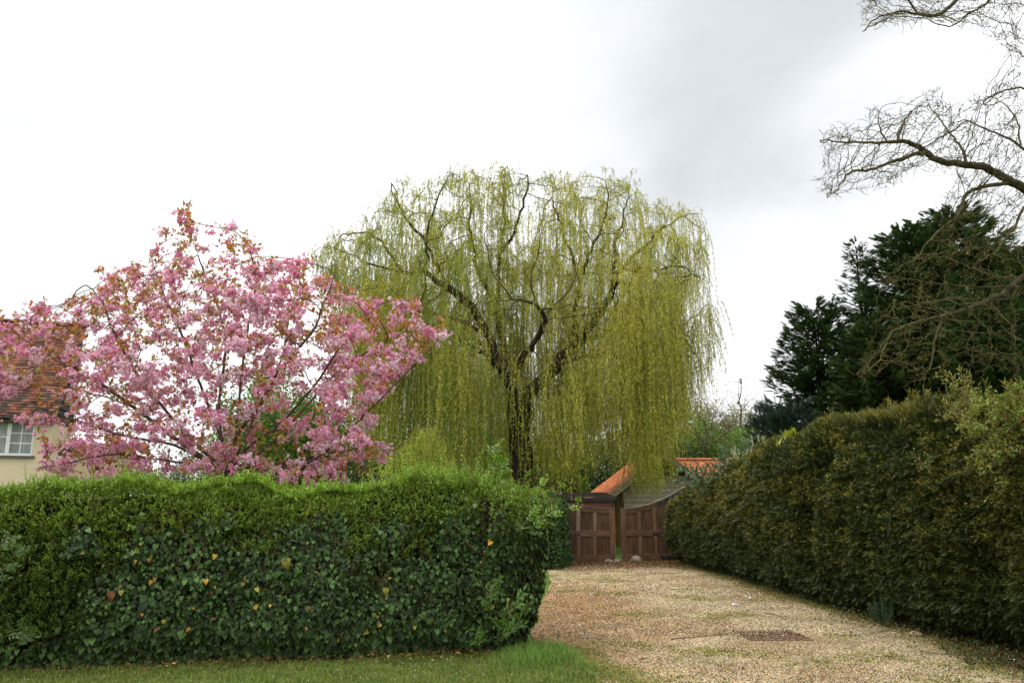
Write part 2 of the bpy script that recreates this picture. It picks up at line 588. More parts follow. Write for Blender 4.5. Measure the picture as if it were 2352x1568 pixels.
# loose gravel
rng = np.random.default_rng(11)
m_stone = solid_mat('pebble', rough=0.85, spec=0.2, scale=40, amt=0.15, bump=0)
smb = MB()
PEB = (np.array([(1, 0, 0), (.2, 1, .1), (-1, .1, 0), (-.1, -1, 0), (0, 0, .75), (0, 0, -.4)], float),
       np.array([(0, 1, 4), (1, 2, 4), (2, 3, 4), (3, 0, 4), (1, 0, 5), (2, 1, 5), (3, 2, 5), (0, 3, 5)]))
for (y0, y1, n, s0, s1) in ((7.4, 11.0, 78000, .0075, .0155), (11.0, 16.0, 52000, .010, .019), (16.0, 27.3, 36000, .015, .025)):
    q = np.column_stack([rng.uniform(0, 6.2, n * 2), rng.uniform(y0, y1, n * 2)])
    q = q[in_poly(q, DRIVE)]
    q3 = np.column_stack([q, np.zeros(len(q))])
    keep = rng.random(len(q)) < np.clip(.92 - .9 * smooth(q[:, 1], 22.5, 27) - .8 * smooth(edge_dist_right(q), .6, .05) - .45 * smooth(n_moss(q3) + .4 * n_fine(q3), .3, .9), .03, 1)
    q = q[keep][:n]
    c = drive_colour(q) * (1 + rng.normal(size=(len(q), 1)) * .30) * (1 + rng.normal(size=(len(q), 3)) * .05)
    k = rng.random(len(q))
    c[k < .05] = np.array((.30, .16, .08)) * rng.uniform(.7, 1.2, ((k < .05).sum(), 1))
    c[(k > .05) & (k < .10)] = np.array((.60, .54, .42))
    c[(k > .10) & (k < .13)] = np.array((.16, .14, .12))
    d = rng.normal(size=(len(q), 3)); d[:, 2] *= .25
    s = rng.uniform(s0, s1, (len(q), 3)) * np.array((1, 1.1, .8))
    smb.scatter(PEB[0], PEB[1], np.column_stack([q, rng.uniform(.008, .016, len(q))]), d, jitter_dirs(np.tile((0, 0, 1.), (len(q), 1)), .2, rng), s, np.clip(c, .02, .8))
tag(smb.build('gravel', m_stone, smooth_shade=True), kind='stuff')

# ------------------------------------------------------------------ grass
m_grass = leaf_mat('grass_blade', rough=0.55, trans=0.3, spec=0.25)
BLADE = (np.array([(-.5, 0, 0), (.5, 0, 0), (-.32, .55, .06), (.32, .55, .06), (0, 1, .28)]), np.array([(0, 1, 3), (0, 3, 2), (2, 3, 4)]))


def blades(mb, q, h, wid, c0, c1, rng, lean=.45, z=0.0):
    n = len(q)
    az = rng.uniform(0, 6.283, n); d = np.stack([np.cos(az), np.sin(az), np.zeros(n)], 1)
    up = np.tile((0, 0, 1.), (n, 1)) + d * (rng.random((n, 1)) * lean)
    mb.scatter(BLADE[0], BLADE[1], np.column_stack([q, np.full(n, z)]), up, d, np.stack([wid, h, h], 1), c0, c1, [0, 0, .6, .6, 1])


VERGE = [(-7.5, 6.5), (-7.5, 8.75), (-5, 8.9), (-2, 9.45), (0.1, 10.15), (0.34, 10.35), (0.5, 9.9), (0.78, 9.0), (1.02, 8.4), (1.15, 7.6), (1.3, 6.5)]
n = 105000
q = poly_sample(VERGE, n, rng)
q3 = np.column_stack([q, np.zeros(n)])
tall = np.clip(smooth(q[:, 0], -.55, .15) * smooth(q[:, 1], 7.8, 9.3) * (.75 + .4 * n_mid(q3)), 0, 1)
bare_ = smooth(q[:, 1] - (9.0 + .15 * q[:, 0] + .75), -.55, -.05)
bare = (n_mid(q3) + .6 * n_fine(q3) > .75) & (tall < .3)
keep = ~bare | (rng.random(n) < .35)
q, q3, tall = q[keep], q3[keep], tall[keep]; n = len(q)
h = rng.uniform(.02, .055, n) * (1 + .5 * n_mid(q3) + .4 * n_fine(q3)) + .05 * (rng.random(n) < .03) + tall * rng.uniform(.06, .17, n)
base = mixc(np.array((0.165, 0.205, 0.036)), np.array((0.125, 0.245, 0.032)), np.clip(tall + .2 * n_mid(q3), 0, 1))
base = base * (1 + rng.normal(size=(n, 1)) * .25); dry = rng.random(n) < .09; base[dry] = np.array((.28, .23, .09))
vmb = MB(); blades(vmb, q, h, rng.uniform(.004, .008, n), np.clip(base * .8, .005, .6), np.clip(base * 1.15, .005, .7), rng, lean=.7)
tag(vmb.build('grass_verge', m_grass), kind='stuff')

# weedy tufts in the gravel and along the foot of the yew
wmb = MB()
NW = 1900
cen = np.column_stack([rng.uniform(.3, 5.5, NW), rng.uniform(7.6, 27, NW)])
c3 = np.column_stack([cen, np.zeros(NW)])
ed = edge_dist_right(cen)
keep = in_poly(cen, DRIVE) & (rng.random(NW) < np.clip(smooth(n_moss(c3) + .3 * n_fine(c3), .1, .8) * .8 + smooth(ed, 1.1, .1) * .95 + .08, 0, 1))
cen = cen[keep]
for (x, y) in ((4.45, 9.15), (4.3, 9.25), (4.6, 8.95), (4.2, 9.5), (4.75, 8.8), (2.2, 9.0), (2.1, 9.1), (4.9, 8.5)):
    cen = np.vstack([cen, [(x, y)] * 3])
# ragged grass where the verge meets the gravel
t_ = rng.random(260); ex = np.interp(t_, [0, .25, .6, 1], [.42, .62, .95, 1.2]); ey = np.interp(t_, [0, .25, .6, 1], [10.35, 9.9, 8.6, 7.5])
cen = np.vstack([cen, np.column_stack([ex + np.abs(rng.normal(size=260)) * .14, ey + rng.normal(size=260) * .1])])
y_ = rng.uniform(8.2, 25, 420); cen = np.vstack([cen, np.column_stack([5.42 - np.abs(rng.normal(size=420)) * .22 - .3 * smooth(y_, 10.5, 8.5), y_])])
m = 42
q = (cen[:, None] + rng.normal(size=(len(cen), m, 2)) * rng.uniform(.02, .13, (len(cen), 1, 1)) * np.array((1.2, 1))).reshape(-1, 2)
cc_ = np.repeat(np.where(rng.random((len(cen), 1)) < .55, np.array([(0.26, 0.25, 0.045)]), np.array([(0.13, 0.19, 0.03)])), m, 0) * (1 + rng.normal(size=(len(q), 1)) * .22)
blades(wmb, q, rng.uniform(.012, .05, len(q)), rng.uniform(.004, .008, len(q)), np.clip(cc_ * .8, .005, .6), np.clip(cc_ * 1.1, .005, .6), rng, lean=1.1, z=.008)
# broad-leaved weeds
nw = 3400
y = rng.uniform(8.3, 26.5, nw); x = 5.5 - np.abs(rng.normal(size=nw)) * .24 + .15 + smooth(y, 10.5, 8) * rng.uniform(-.6, .1, nw)
kx = 2300; x = np.concatenate([x, rng.uniform(4.75, 6.4, kx)]); y = np.concatenate([y, rng.uniform(7.7, 10.2, kx)])
cl = (rng.random(len(x)) < .8) & (x > 5.0 - .22 * (y - 8.2) * 0 + .25 * n_mid(np.column_stack([x, y, 0 * x])) - .12 * (9 - y) * 0) | (y > 10.3)
x, y = x[cl], y[cl]; nw = len(x)
d = jitter_dirs(np.tile((0, 0, .7), (nw, 1)), .8, rng); d[:, 2] = np.abs(d[:, 2])
wmb.scatter(LEAF[0], LEAF[1], np.column_stack([x, y, rng.uniform(.0, .09, nw)]), d, jitter_dirs(np.tile((0, 0, 1.), (nw, 1)), .5, rng), np.stack([rng.uniform(.012, .03, nw), rng.uniform(.03, .065, nw), np.full(nw, .04)], 1), mixc(np.array((.05, .085, .025)), np.array((.14, .12, .04)), rng.random(nw) ** 2) * (1 + rng.normal(size=(nw, 1)) * .3))
tag(wmb.build('weeds', m_grass), kind='stuff')

# fallen leaves
m_litter = leaf_mat('dead_leaf', rough=0.8, trans=0.1, spec=0.15, scale=20, amt=.3)
lmb = MB()
pts = []
t = rng.random(900); pts.append(np.column_stack([-7 + t * 7.3, 8.55 + t * 1.45 - np.abs(rng.normal(size=900)) * .25 + .1]))
t = rng.random(260); fx = -5.5 + t * 5.6; pts.append(np.column_stack([fx, 8.62 + (fx + 7.6) * .217 - np.abs(rng.normal(size=260)) * .22 - .05]))
y = rng.uniform(7.6, 27, 3600); pts.append(np.column_stack([5.55 - np.abs(rng.normal(size=3600)) * .32 + .2 + smooth(y, 10.5, 8.0) * .35, y]))
q = np.column_stack([rng.uniform(1.1, 5.5, 5200), 27.3 - np.abs(rng.normal(size=5200)) * 1.7]); pts.append(q)
q = np.column_stack([rng.uniform(.4, 5.4, 330), rng.uniform(8, 26, 330)]); pts.append(q)
q = np.column_stack([rng.uniform(4.7, 6.5, 2600), rng.uniform(7.6, 10.2, 2600)]); q = q[q[:, 0] > 5.15 + .15 * rng.normal(size=len(q))]; pts.append(q)
q = np.vstack(pts); n = len(q)
s = rng.uniform(.02, .05, n) * (1 + .8 * (rng.random(n) < .1)); s = np.where(q[:, 1] > 22, s * 1.25, s)
c = vary((.19, .095, .038), n, .4, rng, .12); near_ = (q[:, 1] < 10.3) & (q[:, 0] < .5); s = np.where(near_, s * 1.3, s); c[near_] = vary((.30, .145, .06), near_.sum(), .4, rng, .12); k = rng.random(n) < .10; c[k] = vary((.42, .25, .10), k.sum(), .25, rng); k = rng.random(n) < .12; c[k] = (.05, .03, .018)
lmb.scatter(LEAF[0] * np.array((1, 1, 2.2)), LEAF[1], np.column_stack([q, rng.uniform(.024, .045, n)]), np.column_stack([rng.normal(size=(n, 2)), rng.normal(size=n) * .15]), jitter_dirs(np.tile((0, 0, 1.), (n, 1)), .3, rng), np.stack([s * .6, s, s * .6], 1), c)
n = 420                                                             # fallen petals and pale crumbs on the verge and drive
q = np.vstack([np.column_stack([rng.uniform(-6, .6, n), rng.uniform(8.0, 9.3, n)]), np.column_stack([rng.uniform(.4, 5.2, 160), rng.uniform(8, 16, 160)])]); n = len(q); s = rng.uniform(.008, .018, n)
lmb.scatter(LEAF2[0], LEAF2[1], np.column_stack([q, rng.uniform(.02, .045, n)]), np.column_stack([rng.normal(size=(n, 2)), rng.normal(size=n) * .2]), jitter_dirs(np.tile((0, 0, 1.), (n, 1)), .4, rng), np.stack([s * .7, s, s], 1), vary((.62, .46, .46), n, .2, rng, .08))
tag(lmb.build('leaf_litter', m_litter), kind='stuff')

# moss-grown dirt under the hedges
m_soil = solid_mat('leafy_soil', rough=1.0, spec=0.05, scale=12, amt=.5, bump=.8, base=(.028, .02, .012), bscale=40)
so = MB()
def strip(left, right, z):
    l, r = np.array(left, float), np.array(right, float); n = len(l)
    V = np.vstack([np.column_stack([l, np.full(n, z)]), np.column_stack([r, np.full(n, z)])])
    return V, [(i, n + i, n + i + 1, i + 1) for i in range(n - 1)]
so.add(*strip([(5.62, 27.4), (5.55, 20), (5.5, 14), (5.6, 11), (5.35, 9.4), (5.15, 8.2), (4.95, 7.6), (4.9, 6)], [(8, 27.4), (8, 20), (8, 14), (8, 11), (8, 9.4), (8, 8.2), (8, 7.6), (8, 6)], 0.018))
so.add(*strip([(-8, 8.85), (-5, 8.98), (-2, 9.42), (0.15, 10.0)], [(-8, 10.4), (-5, 10.5), (-2, 10.9), (0.15, 11.6)], 0.014))
tag(so.build('soil', m_soil), kind='structure')
# ================================================================== hedges
m_leaf = leaf_mat('hedge_leaf', rough=0.42, trans=0.28, spec=0.4)
m_ivy = leaf_mat('ivy_leaf', rough=0.46, trans=0.12, spec=0.26, scale=25, amt=.25)
m_twig = solid_mat('hedge_twigs', rough=0.95, spec=0.05, scale=9, amt=.5, bump=.6, bscale=60)
m_bark = solid_mat('bark', rough=0.95, spec=0.1, scale=7, amt=.35, bump=.7, bscale=25, stretch=(1, 1, .35))
UP = np.array((0, 0, 1.0))
rng = np.random.default_rng(21)

# ---- the clipped privet hedge in the foreground: a stadium-like wall from far left to the drive
HA, HB = np.array((-7.6, 8.15)), np.array((-0.33, 9.80))
hd = (HB - HA) / np.linalg.norm(HB - HA); hn = np.array((hd[1], -hd[0]))          # hn looks at the camera
HL, HT = np.linalg.norm(HB - HA), 1.35
nh1, nh2, nh3 = Noise(31, .35), Noise(32, 1.1), Noise(33, 3.2)


def hedge_top(u):
    x = HA[0] + hd[0] * u
    return 1.83 + .05 * np.sin(x * 1.3 + 1) + .035 * np.sin(x * 3.7) + .03 * np.sin(x * 6.1 + 2) - .06 * smooth(x, -3.4, -5.4) + .10 * smooth(x, -2.2, -.8) - .14 * smooth(x, -.6, -.1)


def hedge_surface(n, rng, depth=0.0, top_share=.35):
    """points and outward normals on the hedge's front, end and top"""
    k = rng.random(n)
    P3, N3 = np.zeros((n, 3)), np.zeros((n, 3))
    # side: outline along the front, then a half circle round the right end
    r = HT / 2
    total = HL + math.pi * r * .75
    s = rng.random(n) * total
    u = np.minimum(s, HL); a = np.maximum(s - HL, 0) / r
    mid = HA[None] + hd[None] * u[:, None] - hn[None] * r
    nn = hn[None] * np.cos(a)[:, None] + hd[None] * np.sin(a)[:, None]
    zt = hedge_top(u)
    z = rng.random(n) ** .95 * zt
    rr = r - .16 * smooth(z, zt - .30, zt) ** 2 + .05 * np.sin(z * 2.2) - (.16 - .10 * (a > 0)) * smooth(z, .45, .0) + .32 * smooth(z, .9, 1.6) * (a > 0)
    p2 = mid + nn * rr[:, None]
    side = k >= top_share
    P3[:, :2] = p2; P3[:, 2] = z
    N3[:, :2] = nn; N3[:, 2] = .15 + .9 * smooth(z, zt - .4, zt)
    t = ~side
    m = t.sum()
    ut = rng.random(m) * (HL + r * .8); v = (rng.random(m) * 2 - 1) * r
    ut = np.minimum(ut, HL + np.sqrt(np.maximum(r * r - v * v, 0)))
    pt = HA[None] + hd[None] * ut[:, None] - hn[None] * (r + v[:, None])
    P3[t, :2] = pt; P3[t, 2] = hedge_top(np.minimum(ut, HL)) + .10 * (1 - (v / r) ** 2) - .05
    N3[t] = np.array((0, 0, 1)) + np.column_stack([-hn[0] * v, -hn[1] * v, 0 * v]) * .5
    N3 /= np.linalg.norm(N3, axis=1)[:, None]
    disp = .07 * nh1(P3) + .05 * nh2(P3) + .035 * nh3(P3)
    P3 += N3 * (disp - depth)[:, None] if np.ndim(depth) == 0 else N3 * (disp - depth)[:, None]
    return P3, N3


hedge = thing('privet_hedge', ((HA[0] + HB[0]) / 2, (HA[1] + HB[1]) / 2 + .5, 0), 'long clipped green hedge in the foreground, ivy over its lower face', 'hedge')
# inside: closed core with the inner shade put into its colour, plus twigs
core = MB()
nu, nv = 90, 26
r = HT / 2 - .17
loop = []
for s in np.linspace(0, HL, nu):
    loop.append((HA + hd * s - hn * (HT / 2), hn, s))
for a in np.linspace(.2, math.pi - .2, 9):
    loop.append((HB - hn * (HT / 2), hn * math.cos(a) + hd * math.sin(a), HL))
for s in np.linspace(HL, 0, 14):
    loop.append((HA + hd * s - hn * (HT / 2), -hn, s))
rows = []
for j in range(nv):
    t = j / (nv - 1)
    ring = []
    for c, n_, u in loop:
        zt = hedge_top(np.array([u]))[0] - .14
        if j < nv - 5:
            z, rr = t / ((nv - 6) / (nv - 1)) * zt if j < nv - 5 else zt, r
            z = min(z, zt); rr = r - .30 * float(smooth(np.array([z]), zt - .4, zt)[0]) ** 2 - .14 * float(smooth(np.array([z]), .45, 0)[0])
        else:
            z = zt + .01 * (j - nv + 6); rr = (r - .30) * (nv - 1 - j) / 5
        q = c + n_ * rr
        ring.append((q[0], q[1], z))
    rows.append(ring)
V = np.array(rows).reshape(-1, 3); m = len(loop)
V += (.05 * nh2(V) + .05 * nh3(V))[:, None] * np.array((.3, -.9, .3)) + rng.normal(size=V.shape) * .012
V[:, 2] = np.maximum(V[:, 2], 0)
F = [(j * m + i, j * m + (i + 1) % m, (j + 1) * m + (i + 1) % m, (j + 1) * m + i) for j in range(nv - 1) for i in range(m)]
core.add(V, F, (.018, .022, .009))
n = 5000
p, nn = hedge_surface(n, rng, rng.uniform(.03, .16, n), .3)
for a_, d_, l_ in zip(p[::2], jitter_dirs(nn[::2] + UP * .6, .5, rng), rng.uniform(.08, .22, n)):
    core.tube(np.array([a_ - d_ * l_, a_]), (.004, .002), 3, (.05, .035, .02), cap=False)
part(core, 'twig_shade_core', m_twig, hedge)


def ivy_field(p):
    """where the ivy has taken over the hedge (1) or left it alone (0)"""
    x = p[:, 0]
    zmax = np.interp(x, [-5.6, -4.9, -4.4, -3.9, -3.2, -2.4, -1.6, -.8, -.2, .4, 1], [.0, .15, .75, 1.22, 1.28, 1.25, 1.20, 1.36, 1.55, 1.62, 1.6])
    v = zmax + .10 * nh2(p * .7 + 7) + .34 * nh3(p * np.array((.8, 1, .6)) + 3) - p[:, 2]
    v = np.minimum(v, 9)
    v = np.where((x < -4.2) & (p[:, 2] > 1.15) & (p[:, 2] < 1.5) & (nh2(p) > .35), .3, v)
    return np.clip(smooth(v - .13, -.45, .28) * 1.0, 0, .94)


def gaps(p):
    return smooth(nh3(p * 1.3 + 11) + .5 * nh2(p * 2 + 5), .55, .9)


n = 88000
p, nn = hedge_surface(n, rng, np.abs(rng.normal(size=n)) * .07 - .03, .40)
iv = ivy_field(p)
keep = (rng.random(n) > iv * .90) & (rng.random(n) > gaps(p) * .85) & (rng.random(n) > .75 * smooth(p[:, 2], .45, .02) * (p[:, 0] < -2))
p, nn = p[keep], nn[keep]; n = len(p)
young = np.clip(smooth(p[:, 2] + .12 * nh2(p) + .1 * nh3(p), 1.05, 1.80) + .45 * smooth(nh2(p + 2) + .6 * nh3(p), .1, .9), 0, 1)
c = mixc(np.array((.052, .092, .011)), np.array((.185, .285, .026)), young)  # deep shade put into the dark lower leaves; paler new growth above
c = c * (1 + rng.normal(size=(n, 1)) * .22) * (1 + rng.normal(size=(n, 3)) * .05)
# reddish new shoots near the left end
red = (p[:, 0] < -3.6) & (p[:, 2] > 1.35) & (p[:, 2] < 1.62) & (nh3(p * .8) > .5) & (rng.random(n) < .5)
c[red] = np.array((.24, .15, .04)) * rng.uniform(.7, 1.2, (red.sum(), 1))
d = jitter_dirs(nn * .55 + UP * .45, .65, rng)
s = rng.uniform(.026, .052, n)
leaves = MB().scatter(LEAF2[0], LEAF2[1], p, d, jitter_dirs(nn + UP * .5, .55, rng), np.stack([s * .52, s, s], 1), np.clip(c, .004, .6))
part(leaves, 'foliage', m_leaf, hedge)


def shoots(mb, wood, base, direction, length, leaf, c, rng, pairs=9, lean=.25, wid=.5):
    """upright leafy shoots"""
    n = len(base)
    d = jitter_dirs(np.tile(direction, (n, 1)) if np.ndim(direction) == 1 else direction, lean, rng)
    for i in range(n):
        wood.tube(np.array([base[i], base[i] + d[i] * length[i] * .5, base[i] + d[i] * length[i]]), (.0035, .003, .0015), 3, (.09, .08, .03), cap=False)
    t = (np.arange(pairs) + .5) / pairs
    pos = (base[:, None] + d[:, None] * (length[:, None] * t[None])[..., None]).repeat(2, 1).reshape(-1, 3)
    dd = d.repeat(pairs * 2, 0)
    out = rng.normal(size=pos.shape); out -= dd * (out * dd).sum(1)[:, None]; out /= np.linalg.norm(out, axis=1)[:, None]
    # opposite pairs
    out[1::2] = -out[0::2]
    ld = out * .8 + dd * .65
    s = np.tile(np.repeat(leaf * (1 - .45 * t), 2), n) * rng.uniform(.7, 1.2, len(pos))
    cols = np.clip(np.repeat(c, pairs * 2, 0) * (1 + rng.normal(size=(len(pos), 1)) * .18), .01, .7)
    mb.scatter(LEAF2[0], LEAF2[1], pos, ld, dd + out * .2, np.stack([s * wid, s, s], 1), cols)


sh, shw = MB(), MB()
n = 2300
u = rng.random(n) * (HL + .2); v = (rng.random(n) * 1.5 - .95) * (HT / 2)
bp = HA[None] + hd[None] * u[:, None] - hn[None] * (HT / 2 + v[:, None])
x = bp[:, 0]
amp = .5 + .5 * np.clip(nh1(np.column_stack([bp, np.zeros(n)]) * 2.0), 0, 1) + .55 * smooth(x, -1.6, -.9) * smooth(x, .5, -.1)
ln = rng.uniform(.06, .26, n) * amp * (1 + 1.2 * (rng.random(n) < .12))
base = np.column_stack([bp, hedge_top(np.minimum(u, HL)) + .02 + .05 * nh2(np.column_stack([bp, np.zeros(n)]))])
shoots(sh, shw, base, UP, ln, .052, vary((.25, .385, .04), n, .15, rng), rng)
n = 9000
p, nn = hedge_surface(n, rng, 0.0, .12)
k = (p[:, 2] > .12) & (ivy_field(p) < .15 + .8 * rng.random(n) ** 1.3)
p, nn = p[k], nn[k]
shoots(sh, shw, p, nn * .6 + UP * .7, rng.uniform(.05, .13, len(p)), .043, mixc(np.array((.085, .150, .016)), np.array((.235, .345, .032)), np.clip(smooth(p[:, 2], .5, 1.85) + .25 * nh3(p), 0, 1)) * (1 + rng.normal(size=(len(p), 1)) * .18), rng, pairs=4, lean=.38)
part(sh, 'new_shoots', m_leaf, hedge)
part(shw, 'stems', m_twig, hedge)

# ---- ivy over the lower face
ivy = thing('ivy', (-2.0, 9.2, 0), 'dark glossy ivy with a few yellow leaves over the lower face of the near hedge', 'ivy')
n = 64000
p, nn = hedge_surface(n, rng, rng.uniform(-.075, .06, n), .0)
iv = ivy_field(p)
keep = (rng.random(n) < iv) & (rng.random(n) > gaps(p) * .95) & (p[:, 2] > .02)
p, nn = p[keep], nn[keep]; n = len(p)
d = jitter_dirs(np.tile((0, 0, -1.), (n, 1)) + nn * .35, .42, rng)
s = rng.uniform(.022, .060, n) * (1 + .45 * smooth(p[:, 2], .6, .1)) * (1 + .35 * np.clip(nh3(p), 0, 1))
c = vary((.029, .056, .011), n, .40, rng, .09)
pale = rng.random(n) < .28; c[pale] = vary((.085, .155, .036), pale.sum(), .2, rng)
lm = MB().scatter(IVY[0], IVY[1], p, d, jitter_dirs(nn + UP * .45, .33, rng), np.stack([s * .92, s, s], 1), c)
part(lm, 'leaves', m_ivy, ivy)
n = 95
p, nn = hedge_surface(n * 8, rng, -.085, .0)
k = (ivy_field(p) > .75) & (p[:, 2] > .1)
p, nn = p[k][:n], nn[k][:n]; n = len(p)
s = rng.uniform(.034, .062, n) * (1 + .9 * (rng.random(n) < .12)) * rng.uniform(.7, 1.1, n)
c = vary((.42, .26, .03), n, .22, rng, .08); k = rng.random(n) < .40; c[k] = vary((.22, .09, .03), k.sum(), .3, rng); k2 = rng.random(n) < .25; c[k2] = vary((.30, .27, .05), k2.sum(), .2, rng)
tip = np.where(rng.random((n, 1)) < .4, c * .45 * np.array((1.3, .6, .5)), c)
lm = MB().scatter(IVY[0] * np.array((1, 1, 1.8)), IVY[1], p, jitter_dirs(np.tile((0, 0, -1.), (n, 1)) + nn * .3, .5, rng), jitter_dirs(nn + UP * .3, .35, rng), np.stack([s * .85, s, s], 1), c, tip, [0, 0, .2, .5, 1, .6, .2, 0, .2])
part(lm, 'yellow_leaves', m_ivy, ivy)
vs = MB()
n = 500
p, nn = hedge_surface(n * 3, rng, .04, .0)
k = (ivy_field(p) > .5); p, nn = p[k][:n], nn[k][:n]
for a_, b_ in zip(p, nn):
    t = np.linspace(0, 1, 5)[:, None]
    side = np.cross(b_, UP)
    vs.tube(a_ + t * (UP * rng.uniform(.2, .5) + side * rng.normal() * .25) + rng.normal(size=(5, 3)) * .012 + b_ * .03, .004, 3, (.10, .06, .035), cap=False)
part(vs, 'vines', m_twig, ivy)


# ---- pinnate shrubs growing out of the hedge
def pinnate(mb, wood, stem, nleaf, leaf, c, rng, nl=7, spread=.9, start=.25, compound=.16):
    """a stem with compound leaves; each has nl leaflets"""
    stem = np.asarray(stem, float)
    seg = np.linalg.norm(np.diff(stem, axis=0), axis=1); s = np.concatenate([[0], np.cumsum(seg)]); s /= s[-1]
    wood.tube(stem, np.linspace(.008, .003, len(stem)), 4, (.10, .10, .045), cap=False)
    pos, dr, nr, sc, cl = [], [], [], [], []
    for i in range(nleaf):
        t = start + (1 - start) * (i + .5) / nleaf
        o = np.array([np.interp(t, s, stem[:, k]) for k in range(3)])
        ax = stem[-1] - stem[0]; ax /= np.linalg.norm(ax)
        a = rng.uniform(0, 6.28)
        side = np.array((math.cos(a), math.sin(a), 0)); side -= ax * (side @ ax)
        d0 = side * spread + ax * (.35 + .9 * t) ; d0 /= np.linalg.norm(d0)
        up = ax - d0 * (ax @ d0); up /= np.linalg.norm(up) + 1e-9
        lat = np.cross(d0, up)
        L_ = compound * rng.uniform(.7, 1.2)
        col = np.array(c) * rng.uniform(.75, 1.25)
        wood.tube(np.array([o, o + d0 * L_]), (.003, .0015), 3, (.13, .15, .05), cap=False)
        for j in range(nl):
            q = (j // 2 + 1) / ((nl + 1) / 2)
            sg = 0 if j == nl - 1 else (1 if j % 2 else -1)
            b = o + d0 * L_ * min(q, 1) - up * .02 * q * q
            dd = (d0 * .65 + lat * sg * .8 - up * .15) if sg else d0
            pos.append(b); dr.append(dd + rng.normal(size=3) * .12); nr.append(up + rng.normal(size=3) * .25)
            sc.append(leaf * rng.uniform(.75, 1.15)); cl.append(col * rng.uniform(.85, 1.15))
    s_ = np.array(sc)
    mb.scatter(LEAF[0], LEAF[1], pos, dr, nr, np.stack([s_ * .42, s_, s_], 1), np.clip(cl, .01, .7))


def pin_shrub(name, label, cat, base, stems, nleaf, leaf, c, rng, group=None, mat=None, **kw):
    t = thing(name, tuple(base), label, cat, group)
    lf, wd = MB(), MB()
    for st in stems:
        st = np.asarray(st, float)
        n = max(4, len(st))
        q = np.linspace(0, 1, 6); ss = np.linspace(0, 1, len(st))
        cur = np.stack([np.interp(q, ss, st[:, k]) for k in range(3)], 1); cur[1:-1] += rng.normal(size=(4, 3)) * .02
        pinnate(lf, wd, cur, nleaf, leaf, c, rng, **kw)
    part(lf, 'leaves', mat or m_leaf, t); part(wd, 'stems', m_bark, t)
    return t


HY = 9.60
def hp(px, py, dy=0.0):
    return P(px, py, HY + dy)
el = (.17, .29, .035)
pin_shrub('elder_shrub', 'upright leafy elder shoot standing above the hedge top before the willow trunk', 'shrub', hp(1135, 1200, .5),
          [[hp(1135, 1180, .5), hp(1138, 1110, .45), hp(1136, 1025, .4)], [hp(1135, 1150, .5), hp(1150, 1100, .5), hp(1152, 1062, .45)]], 11, .085, el, rng, group='elder growing through the hedge', compound=.13, spread=.8)
pin_shrub('elder_shrub', 'leafy elder arching out of the hedge corner towards the wooden gate', 'shrub', hp(1200, 1250, .3),
          [[hp(1215, 1230, .3), hp(1255, 1160, .1), hp(1292, 1112, 0)], [hp(1210, 1220, .3), hp(1270, 1185, .1), hp(1330, 1148, .1)], [hp(1205, 1210, .2), hp(1230, 1160, -.1), hp(1240, 1110, 0)],
           [hp(1200, 1240, .1), hp(1225, 1200, -.2), hp(1255, 1180, -.15)], [hp(1200, 1210, .2), hp(1195, 1160, .1), hp(1200, 1095, .2)], [hp(1190, 1240, 0), hp(1205, 1205, -.25), hp(1225, 1165, -.2)]], 5, .068, el, rng, group='elder growing through the hedge', compound=.14)
pin_shrub('elder_shrub', 'bright green elder sprawling over the ivy on the hedge face low at its right end', 'shrub', hp(1150, 1500, .1),
          [[hp(1120, 1470, .25), hp(1130, 1400, -.15), hp(1128, 1330, -.12)], [hp(1140, 1470, .3), hp(1170, 1420, -.1), hp(1190, 1370, -.05)], [hp(1110, 1490, .3), hp(1090, 1460, -.2), hp(1085, 1440, -.2)],
           [hp(1130, 1500, .3), hp(1145, 1450, -.15), hp(1160, 1400, -.12)], [hp(1115, 1420, .2), hp(1120, 1380, -.1), hp(1105, 1340, -.1)], [hp(1150, 1470, .3), hp(1180, 1440, -.05), hp(1200, 1410, .05)]], 6, .085, (.105, .205, .03), rng, group='elder growing through the hedge', compound=.13)
HY = 8.32
pin_shrub('bramble', 'pale green rounded bramble leaves poking out of the hedge face at its left end', 'bramble', hp(30, 1500, .1),
          [[hp(-20, 1330, .2), hp(20, 1280, -.08), hp(55, 1250, -.12)], [hp(-25, 1340, .2), hp(5, 1300, -.1), hp(40, 1270, -.15)], [hp(0, 1260, .2), hp(20, 1240, -.08), hp(30, 1226, -.1)]], 5, .060, (.075, .15, .032), rng, group='brambles in the hedge', compound=.12)
pin_shrub('bramble', 'small pale bramble spray low on the hedge face near the grass', 'bramble', hp(40, 1540, .1),
          [[hp(-10, 1500, .2), hp(20, 1460, -.1), hp(60, 1440, -.12)], [hp(0, 1500, .2), hp(40, 1460, -.1), hp(85, 1455, -.1)]], 5, .065, (.075, .15, .032), rng, group='brambles in the hedge', compound=.12)

